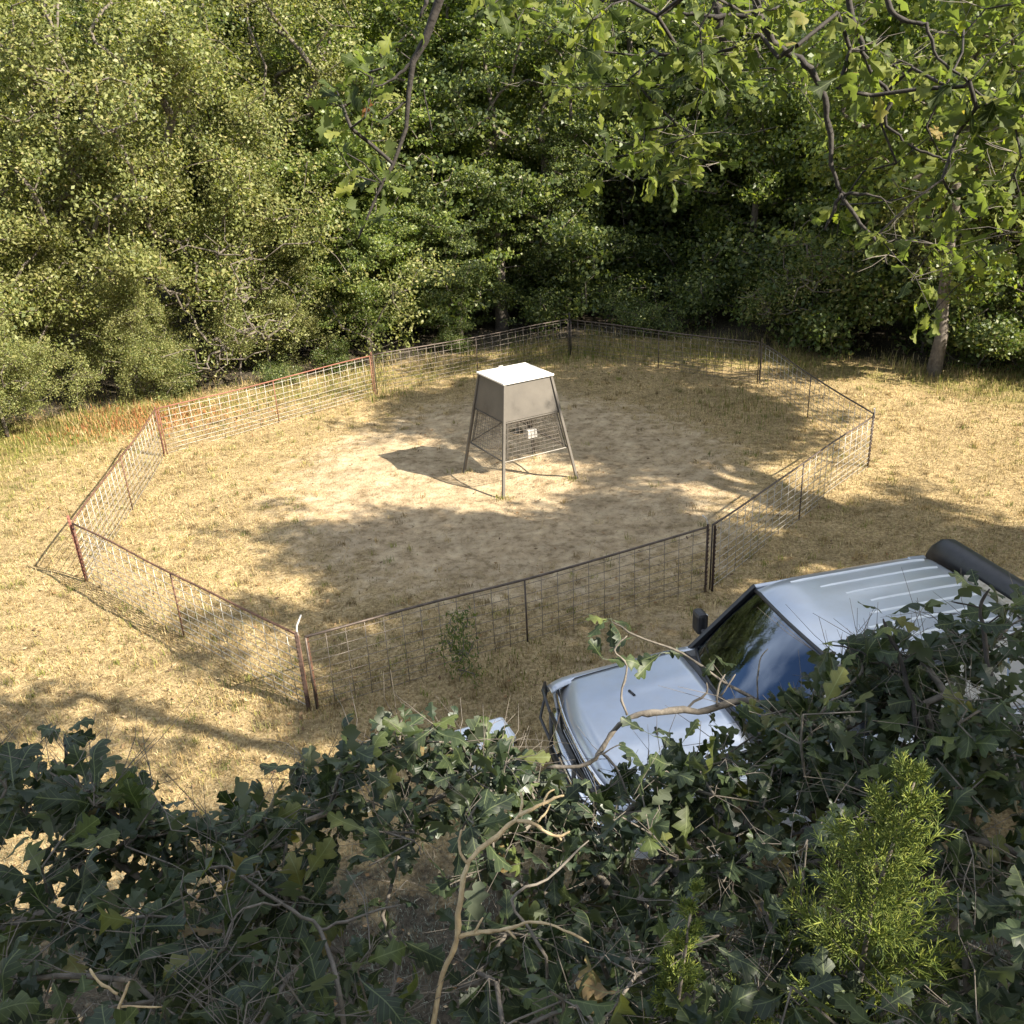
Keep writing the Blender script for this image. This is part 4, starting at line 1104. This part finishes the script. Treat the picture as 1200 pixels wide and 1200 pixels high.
def near_oak(name, label, base_nodes, targets, mat, stuffmat, nleaf, size, rg, bark='twig', explicit=(), trunk_rad=None, limit=290, spread=.16, upb=.55, r_tip=.0028, cat='tree', loc=None, group=None, trunk_prof=None, tangle=0, chain_max=None):
    """base_nodes: world polyline of the stem; targets: twig ends (world). Leaves become single objects."""
    global RNG
    base_nodes = [Vector(p) for p in base_nodes]
    loc = Vector(loc) if loc is not None else base_nodes[0]
    t = thing(name, label, cat, loc, group=group)
    nodes = [(tuple(p), i - 1) for i, p in enumerate(base_nodes)]
    A, par, chains = grow(nodes, [tuple(p) for p in targets], step=.16, jit=.022, order_from=base_nodes[-1])
    R = np.minimum(radii_of(par, [c[-1] for c in chains], r_tip, .47), trunk_rad or .05)
    o3 = np.array(loc)
    nb = len(base_nodes)
    tr = trunk_rad or .03
    m = MB(); rr = np.asarray(trunk_prof) if trunk_prof is not None else np.minimum(np.maximum(R[:nb], np.linspace(tr, tr * .35, nb)), tr); R[:nb] = rr; m.tube(A[:nb] - o3, rr, 8); m.build('trunk', bark, t, True)
    for c in chains:
        m = MB(); r_ = R[c].copy(); r_[0] = min(r_[0], r_[1] * 1.1); r_ = np.minimum(r_, chain_max or tr * .8); m.tube(A[c] - o3, r_, 5, cap=False)
        m.build('branch', bark, t, True)
    for e in explicit:
        wp, wr_ = wob([Vector(p) - loc for p in e[0]], e[1], .005, 4, len(e[0])); m = MB(); m.tube(wp, wr_, 7); m.build('branch', bark, t, True)
    if tangle:
        m = MB()
        for _ in range(tangle):
            c = chains[rg.randrange(len(chains))]; a0 = A[c[rg.randrange(len(c))]] - o3
            d0 = RNG.normal(0, 1, 3); d0[2] = abs(d0[2]) * .5; d0 /= np.linalg.norm(d0); L = rg.uniform(.10, .38)
            pp = [a0 + d0 * L * w + RNG.normal(0, .014, 3) * (w > 0) for w in (0, .3, .6, 1)]
            m.tube(pp, [.0022, .0019, .0015, .0009], 4, cap=False)
            q = pp[2] + (d0 + RNG.normal(0, .6, 3)) * L * .35; m.tube([pp[1], (pp[1] + q) / 2 + RNG.normal(0, .008, 3), q], [.0016, .0013, .0008], 3, cap=False)
        o = m.build('twig_tangle', 'twig', t, True); o['kind'] = 'stuff'
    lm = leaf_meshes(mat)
    SV = []; SF = []; ns = 0; cnt = 0
    todo = []
    for c in chains:
        tip = Vector(A[c[-1]]); prev = Vector(A[c[-2]]); d = (tip - prev).normalized()
        k = nleaf + rg.randint(-2, 2)
        for q in range(max(1, k)):
            a = 2 * PI * q / max(1, k) + rg.uniform(-.4, .4)
            side = d.orthogonal().normalized(); side.rotate(Matrix.Rotation(a, 3, d))
            dr = (side * rg.uniform(.5, 1.1) + d * rg.uniform(.1, .8) + Vector((0, 0, rg.uniform(-.45, .15)))).normalized()
            pos = tip - d * rg.uniform(0, spread) + Vector((rg.gauss(0, .012), rg.gauss(0, .012), rg.gauss(0, .012)))
            nr = (Vector((rg.gauss(0, .6), rg.gauss(0, .6), upb + rg.random() * .5)))
            todo.append((pos, dr, nr, size * rg.uniform(.5, 1.3)))
    # the leaves that show largest are objects of their own
    todo.sort(key=lambda q: (q[0] - CAMP).length / q[3])
    for i, (pos, dr, nr, s) in enumerate(todo):
        mw = leaf_matrix(pos - loc, dr, nr, s)
        k = rg.randrange(len(lm))
        if i < limit:
            o = link('leaf', lm[k], t); o.matrix_local = mw
        else:
            v, f = LEAVES[k]
            SV += [tuple(mw @ Vector(p)) for p in v]; SF += [tuple(j + ns for j in q) for q in f]; ns += len(v)
    if SV:
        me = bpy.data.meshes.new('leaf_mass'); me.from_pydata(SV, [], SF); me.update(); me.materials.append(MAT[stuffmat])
        o = link('leaf_mass', me, t); o['kind'] = 'stuff'
    return t


RG = random.Random(21)
TOP = [(-40, 885), (60, 872), (130, 908), (180, 888), (205, 965), (290, 930), (340, 905), (400, 868), (450, 842), (520, 812), (545, 862), (600, 868), (640, 900), (720, 930), (790, 882), (850, 858), (900, 815), (960, 772), (1030, 752), (1090, 735), (1150, 715), (1240, 705)]


def contour(u):
    return float(np.interp(u, [p[0] for p in TOP], [p[1] for p in TOP]))


def dens(u, v):
    d = 1.0
    if 400 < u < 565 and v > 985: d = .5
    if 560 <= u < 700 and v > 1010: d = .65
    if 700 <= u < 790 and v > 1120: d = .8
    if 290 < u <= 400 and v > 1000: d = .8
    if 525 < u < 612 and v < 872: d = .02
    if 690 < u < 800 and 960 < v < 1040: d = .35
    return d


def fore_targets(u0, u1, n):
    out = []; tries = 0
    while len(out) < n and tries < 20000:
        tries += 1
        u = RG.uniform(u0, u1); c = contour(u); v = RG.uniform(c + 12, 1260)
        if RG.random() > dens(u, v): continue
        if RG.random() < .25: v = c + 12 + abs(RG.gauss(0, 25))
        w = (v - 700) / 500
        d = 4.55 - 1.45 * max(0, min(1.1, w)) + RG.gauss(0, .22)
        out.append(px(u, v, d=d))
    return out


def sapling(u0, u1, n, base, label, lean, size=.128, box=None):
    tg = fore_targets(u0, u1, n)
    if box:
        tg += [px(RG.uniform(box[0], box[1]), RG.uniform(box[2], box[3]), d=RG.uniform(3.5, 4.2)) for _ in range(box[4])]
    c = sum(tg, Vector()) / len(tg)
    b = Vector((base[0], base[1], float(gz(*base)) - .1))
    stem = [b + (c - b) * w + Vector((.06 * math.sin(6 * w + u0), .05 * math.cos(5 * w), 0)) for w in np.linspace(0, .92, 8)]
    return near_oak('oak_sapling', label, stem, tg, 'oak', 'oak_stuff', 6, size, RG, trunk_rad=.021, loc=b, tangle=150)


sapling(-60, 250, 118, (-1.9, 2.9), 'dark oak sapling at the left with a sprig rising above its crown', 0)
sapling(240, 440, 98, (-1.0, 3.1), 'oak sapling with yellowing leaves between the left sapling and the chest', 0)
sapling(430, 700, 108, (-.15, 3.3), 'thin leaved oak sapling in front of the white chest and dead branch', 0, box=(528, 640, 892, 950, 16))
sapling(690, 900, 105, (.75, 3.1), 'oak sapling before the front wheel of the pickup', 0, box=(700, 880, 900, 1000, 16))
sapling(890, 1060, 108, (1.35, 3.0), 'dense oak sapling before the pickup doors with a curved bare branch', 0, box=(870, 1060, 830, 960, 34))
sapling(1050, 1250, 110, (2.1, 3.0), 'oak sapling at the right with leaves reaching over the pickup roof', 0, box=(1050, 1215, 800, 960, 40))
# rising sprigs and the curved bare limb over the hood
def wob(P, radii, jit=.004, per=4, seed=1):
    """smooth a polyline and give it the small knots and bends of real wood"""
    rg = np.random.default_rng(seed); A = np.array([tuple(p) for p in P], float); n = len(A)
    r = np.asarray(radii if not np.isscalar(radii) else [radii] * n, float); out = []; ro = []
    for i in range(n - 1):
        p0, p1, p2, p3 = A[max(i - 1, 0)], A[i], A[i + 1], A[min(i + 2, n - 1)]
        L = np.linalg.norm(p2 - p1); q = per if L < .5 else 8
        l0 = np.linalg.norm(p1 - p0); l3 = np.linalg.norm(p3 - p2)
        if l0 > 1.5 * L: p0 = p1 + (p0 - p1) * (1.5 * L / l0)
        if l3 > 1.5 * L: p3 = p2 + (p3 - p2) * (1.5 * L / l3)
        for k in range(q):
            t = k / q
            c = .5 * (2 * p1 + (p2 - p0) * t + (2 * p0 - 5 * p1 + 4 * p2 - p3) * t * t + (3 * p1 - p0 - 3 * p2 + p3) * t ** 3) if L < .5 else p1 + (p2 - p1) * t
            out.append(c + rg.normal(0, jit * min(1, L * 6), 3) * (0 if (i == 0 and k == 0) else 1)); ro.append((r[i] + (r[i + 1] - r[i]) * t) * rg.uniform(.82, 1.22))
    out.append(A[-1]); ro.append(r[-1] * .6)
    return out, ro


def limb(name, label, pts, r0, r1, mat, base, subs=(), leaves=(), cat='branch', leafmat_='oak', size=.115, group=None):
    P = [px(u, v, d=d) for u, v, d in pts]
    t = thing(name, label, cat, base if base is not None else P[0], group=group); loc = t.location.copy()
    full = ([Vector(base)] if base is not None else []) + P
    n = len(full); 
    wp, wr_ = wob([p - loc for p in full], np.linspace(r0, r1, n), .0035, 4, n); m = MB(); m.tube(wp, wr_, 8); m.build('stem', mat, t, True)
    for s in subs:
        Q = [px(u, v, d=d) for u, v, d in s[0]]
        wp, wr_ = wob([p - loc for p in Q], np.linspace(s[1], s[2], len(Q)), .0025, 4, len(Q)); m = MB(); m.tube(wp, wr_, 6); m.build('twig', mat, t, True)
    lm = leaf_meshes(leafmat_)
    for (u, v, d, k) in leaves:
        c = px(u, v, d=d)
        for q in range(k):
            dr = Vector((RG.gauss(0, 1), RG.gauss(0, .7), RG.gauss(-.1, .6)))
            o = link('leaf', RG.choice(lm), t); o.matrix_local = leaf_matrix(c - loc, dr, Vector((RG.gauss(0, .4), RG.gauss(-.3, .4), .8)), size * RG.uniform(.75, 1.2))
    return t


limb('bare_oak', 'bare curved oak branch arching before the silver hood', [(960, 980, 4.1), (930, 850, 4.1), (880, 822, 4.05), (830, 832, 4.0), (775, 835, 3.95), (745, 838, 3.95), (720, 855, 3.95), (704, 880, 3.95), (690, 895, 3.95), (640, 900, 3.95)], .020, .008, 'twig',
     (1.15, 3.35, -.1),
     subs=[([(735, 838, 3.95), (728, 815, 3.95), (735, 780, 3.94), (720, 762, 3.93), (735, 745, 3.92)], .006, .003), ([(840, 828, 4.0), (842, 805, 4.0), (850, 790, 4.0)], .006, .003), ([(845, 815, 4.0), (862, 790, 3.98)], .005, .003),
           ([(800, 833, 4.0), (828, 812, 3.97), (828, 800, 3.96)], .006, .003), ([(930, 845, 4.1), (850, 800, 4.08), (800, 765, 4.06), (745, 745, 4.05), (716, 728, 4.03)], .008, .003),
           ([(704, 880, 3.95), (722, 900, 3.9), (735, 930, 3.88)], .006, .003), ([(888, 820, 4.05), (890, 775, 4.05), (900, 760, 4.05)], .004, .002), ([(690, 893, 3.95), (715, 878, 3.9), (728, 872, 3.9)], .004, .002)],
     leaves=[(716, 725, 4.03, 5), (706, 772, 3.95, 3), (775, 765, 4.05, 3), (745, 745, 4.05, 1), (760, 860, 3.9, 3), (800, 870, 3.9, 3), (830, 850, 3.95, 3), (840, 770, 4.05, 3), (735, 935, 3.88, 2), (780, 880, 3.85, 3)], cat='tree')
limb('oak_shoot', 'oak shoot rising alone over the dry grass above the left sapling', [(80, 960, 4.0), (78, 905, 4.0), (76, 860, 4.0)], .012, .005, 'twig_dark', (-2.15, 3.25, -.1), leaves=[(74, 858, 4.0, 6)], cat='tree', size=.10)
limb('oak_shoot', 'oak shoot with large leaves raised before the ribbed pickup roof', [(1165, 830, 3.9), (1155, 760, 3.9), (1148, 712, 3.9), (1160, 690, 3.88)], .012, .004, 'twig_dark', (2.0, 3.15, -.1),
     subs=[([(1148, 712, 3.9), (1115, 705, 3.85)], .004, .003), ([(1152, 735, 3.9), (1180, 715, 3.9)], .004, .003)],
     leaves=[(1146, 690, 3.88, 3), (1112, 706, 3.85, 2), (1180, 712, 3.9, 4), (1130, 725, 3.85, 2), (1190, 690, 3.95, 2)], cat='tree', size=.13)
limb('oak_shoot', 'oak shoot with broad leaves raised before the windshield edge', [(1075, 860, 3.9), (1060, 790, 3.9), (1040, 742, 3.9), (1035, 725, 3.9)], .012, .004, 'twig_dark', (1.75, 3.2, -.1),
     leaves=[(1038, 722, 3.9, 3), (1060, 738, 3.9, 3), (975, 752, 3.95, 4), (1010, 760, 3.9, 3)], subs=[([(1060, 790, 3.9), (1010, 765, 3.9), (972, 755, 3.95)], .005, .003)], cat='tree', size=.13)

# dead sunlit branch
_b = px(505, 1230, d=3.2); DEAD_BASE = Vector((_b.x - .01, _b.y + .02, -.1))
limb('dead_branch', 'dead barkless sunlit branch forking among the oak saplings', [(505, 1230, 3.2), (520, 1140, 3.1), (535, 1100, 3.02), (541, 1040, 2.95), (550, 1010, 2.92), (575, 985, 2.94), (603, 962, 2.98), (612, 950, 3.0)], .0100, .0065, 'deadwood', DEAD_BASE,
     subs=[([(548, 1012, 2.92), (540, 1000, 2.92), (538, 985, 2.92), (541, 972, 2.92)], .005, .003), ([(606, 962, 2.98), (625, 965, 2.96), (640, 975, 2.95), (655, 980, 2.94), (668, 974, 2.93)], .007, .003),
           ([(608, 956, 2.98), (630, 945, 3.0), (650, 935, 3.02), (661, 932, 3.02)], .007, .003), ([(610, 952, 3.0), (612, 940, 3.0), (610, 928, 3.0)], .005, .003), ([(636, 944, 3.0), (642, 930, 3.02), (650, 925, 3.02)], .004, .002), ([(630, 963, 2.96), (640, 952, 2.97), (645, 942, 2.97)], .004, .002),
           ([(536, 1098, 3.02), (560, 1092, 2.98), (585, 1090, 2.94), (605, 1086, 2.9), (622, 1080, 2.86), (650, 1085, 2.84), (690, 1105, 2.82)], .007, .003), ([(594, 1090, 2.92), (605, 1100, 2.9)], .005, .003), ([(556, 1092, 2.98), (566, 1075, 2.96)], .005, .003), ([(655, 980, 2.94), (658, 985, 2.94)], .004, .003)], cat='dead branch')
limb('dead_twig', 'thin grey dead twig beside the sunlit dead branch', [(640, 1120, 3.0), (600, 1055, 3.0), (640, 1030, 3.05), (690, 985, 3.1)], .006, .003, 'twig', (.1, 2.2, -.1), cat='dead branch')
limb('dead_twig', 'thin bare twigs tangled before the left oak saplings', [(400, 1180, 3.0), (375, 1090, 3.1), (330, 1060, 3.1), (265, 1015, 3.15), (235, 1022, 3.1)], .008, .003, 'twig', (-.75, 2.1, -.1), subs=[([(330, 1060, 3.1), (285, 1065, 3.05), (262, 1105, 3.0)], .004, .003), ([(375, 1090, 3.1), (420, 1075, 3.1), (470, 1060, 3.1)], .005, .003)], cat='dead branch')
limb('dead_twig', 'forked pale twig at the lower left among sunlit leaves', [(128, 1230, 2.8), (140, 1180, 2.8), (152, 1150, 2.8)], .007, .003, 'deadwood', (-1.35, 1.8, -.1), subs=[([(138, 1165, 2.8), (115, 1150, 2.8), (105, 1135, 2.8)], .004, .003), ([(140, 1180, 2.8), (190, 1180, 2.8)], .004, .002)], cat='dead branch')


# overhead oak boughs, upper right and upper left
def overhead():
    d = 4.6
    trunk = [Vector((5.6, 2.6, -.2)), Vector((5.5, 2.6, 1.6)), Vector((5.45, 2.65, 3.4)), Vector((5.3, 2.8, 5.0)), Vector((4.9, 3.1, 6.4)), px(1230, -150, d=5.0), px(1120, -110, d=4.7), px(1000, -80, d=d), px(900, -60, d=d), px(800, -80, d=d)]
    ex = [([px(u, v, d=d) for u, v in ((880, -40), (890, 18), (915, 55), (945, 75), (965, 115), (971, 160), (976, 200), (986, 226))], list(np.linspace(.020, .008, 8))),
          ([px(u, v, d=d) for u, v in ((838, -40), (842, 20), (850, 60))], [.02, .017, .011]),
          ([px(u, v, d=d) for u, v in ((986, 226), (975, 252), (966, 270))], [.010, .007, .004]),
          ([px(u, v, d=d) for u, v in ((986, 226), (1015, 228), (1045, 238))], [.009, .006, .003]),
          ([px(u, v, d=d) for u, v in ((986, 226), (1010, 262), (1030, 290), (1040, 310))], [.010, .008, .005, .003]),
          ([px(u, v, d=4.5) for u, v in ((985, -50), (1000, 20), (1012, 60), (1024, 88), (1045, 115), (1036, 140), (1060, 165), (1085, 180), (1112, 188))], list(np.linspace(.012, .004, 9))),
          ([px(u, v, d=4.4) for u, v in ((1020, -50), (1045, 10), (1070, 26), (1085, 30), (1100, 68), (1130, 92), (1155, 120))], list(np.linspace(.011, .004, 7))),
          ([px(u, v, d=4.5) for u, v in ((880, 15), (830, 20), (800, 15))], [.013, .01, .006])]
    tg = []
    zones = [((1000, 1210), (-40, 130), 34), ((1080, 1210), (100, 330), 30), ((1020, 1120), (130, 300), 12), ((860, 1000), (-40, 60), 8), ((620, 870), (-30, 110), 34), ((690, 830), (100, 215), 15), ((560, 660), (-40, 40), 8), ((860, 1000), (30, 160), 6), ((800, 850), (150, 215), 3), ((980, 1080), (230, 330), 5), ((1080, 1180), (330, 380), 3), ((1190, 1260), (-40, 300), 10)]
    for (u0, u1), (v0, v1), n in zones:
        for _ in range(int(n * (1.05 if u0 > 860 else 1.4))):
            tg.append(px(RG.uniform(u0, u1), RG.uniform(v0, v1), d=RG.uniform(4.2, 5.2)))
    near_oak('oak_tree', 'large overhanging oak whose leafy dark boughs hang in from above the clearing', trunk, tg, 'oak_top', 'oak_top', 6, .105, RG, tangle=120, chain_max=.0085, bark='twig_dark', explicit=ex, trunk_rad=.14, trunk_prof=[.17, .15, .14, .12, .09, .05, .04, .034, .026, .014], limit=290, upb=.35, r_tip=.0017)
    # bough on the left, from the tree that stands behind the viewpoint
    d = 4.0
    tr2 = [Vector((-1.9, -1.6, -.2)), Vector((-1.85, -1.5, 2.5)), Vector((-1.8, -1.3, 5.0)), Vector((-1.6, -.6, 7.2)), Vector((-1.0, 1.4, 7.9)), px(545, -140, d=3.9), px(520, -15, d=d), px(498, 48, d=d), px(484, 72, d=d), px(479, 110, d=d), px(476, 150, d=d), px(461, 192, d=d), px(448, 215, d=d), px(436, 242, d=d), px(420, 280, d=d)]
    ex2 = [([px(u, v, d=d) for u, v in ((484, 72), (470, 85), (455, 96), (425, 106))], [.008, .006, .004, .003]), ([px(u, v, d=d) for u, v in ((500, 0), (492, 22))], [.010, .004]),
           ([px(u, v, d=d) for u, v in ((480, 115), (462, 130), (440, 150))], [.005, .004, .002]), ([px(u, v, d=d) for u, v in ((497, 105), (500, 125), (507, 155))], [.003, .003, .002])]
    tg2 = [px(u, v, d=RG.uniform(3.85, 4.15)) for u, v in ((448, 78), (432, 80), (408, 102), (396, 108), (452, 45), (402, 125), (430, 165), (424, 190), (450, 165), (395, 170), (470, 60), (436, 110), (415, 205), (440, 95), (420, 85), (385, 120), (405, 180), (445, 60), (460, 35), (430, 140), (412, 150), (455, 205), (440, 230), (425, 262))]
    near_oak('oak_tree', 'oak beside the viewpoint with one thin dark bough hanging before the wood', tr2, tg2, 'oak_top', 'oak_top', 3, .105, RG, bark='twig_dark', explicit=ex2, trunk_rad=.16, trunk_prof=[.2, .18, .16, .10, .05, .024, .019, .016, .013, .010, .009, .008, .007, .006, .003], limit=200, upb=.3, r_tip=.0022)


# the long trunks taper from trunk_rad, keep boughs thin near their ends
overhead()


# ------------------------------------------------------------------ red cedar
def cedar(name, label, base, tip, n, size, seed, r=.45, label_group=None):
    rg = random.Random(seed)
    base = Vector(base); tip = Vector(tip)
    t = thing(name, label, 'tree', base)
    H = (tip - base)
    axis = [H * w + Vector((.03 * math.sin(5 * w), .03 * math.cos(7 * w), 0)) * (1 if w < 1 else 0) for w in np.linspace(0, 1, 9)]
    m = MB(); m.tube(axis, list(np.linspace(.03, .003, 9)), 7); m.build('trunk', 'twig', t, True)

    def at(w):
        f = w * 8; i = min(7, int(f)); return axis[i].lerp(axis[i + 1], f - i)
    for i in range(n):
        q = i / (n - 1)
        w = .55 + .45 * q ** .9; L = r * (1 - .86 * q ** .8) * rg.uniform(.7, 1.15) * (1.0 if q < .93 else .7)
        a = i * 2.4 + rg.uniform(-.4, .4)
        up = .55 + 1.3 * q
        d = Vector((math.cos(a), math.sin(a), up)).normalized()
        m = MB(); p0 = at(w); mainpts = [p0 + d * L * s + Vector((0, 0, -.05 * L * math.sin(PI * s))) for s in np.linspace(0, 1, 7)]
        m.tube(mainpts, list(np.linspace(.0040, .0016, 7)), 4, cap=False)
        k = int(19 * (L / r) ** .5) + 6
        for j in range(k):
            s = .12 + .86 * j / k; b = p0 + d * L * s + Vector((0, 0, -.05 * L * math.sin(PI * s)))
            sd = d.orthogonal().normalized(); sd.rotate(Matrix.Rotation(j * 2.4 + rg.uniform(-.5, .5), 3, d))
            dd = (d * 1.15 + sd * .85).normalized(); l2 = L * .34 * (1 - .6 * s) * rg.uniform(.7, 1.2) + .018
            e = b + dd * l2
            m.tube([b, b + dd * l2 * .55, e], [.0024, .0022, .0011], 4, cap=False)
            for h in range(8):
                s2 = .12 + .105 * h; b2 = b + dd * l2 * s2
                s3 = dd.orthogonal().normalized(); s3.rotate(Matrix.Rotation(h * 2.6 + rg.uniform(-.5, .5), 3, dd))
                d3 = (dd * 1.1 + s3 * .8).normalized(); l3 = l2 * .42 * (1 - .5 * s2) + .007
                m.tube([b2, b2 + d3 * l3], [.0019, .0009], 3, cap=False)
        m.build('frond', 'cedar', t, True)
    return t


c_tip = px(1072, 915, d=2.65)
cedar('red_cedar', 'bright yellow green cedar top catching the sun between oak saplings', (.93, 2.05, -.1), c_tip, 58, 1, 3, .74)
cedar('red_cedar', 'small cedar tip beside the larger sunlit cedar', (.48, 1.9, -.1), px(812, 1050, d=2.6), 30, 1, 4, .34)
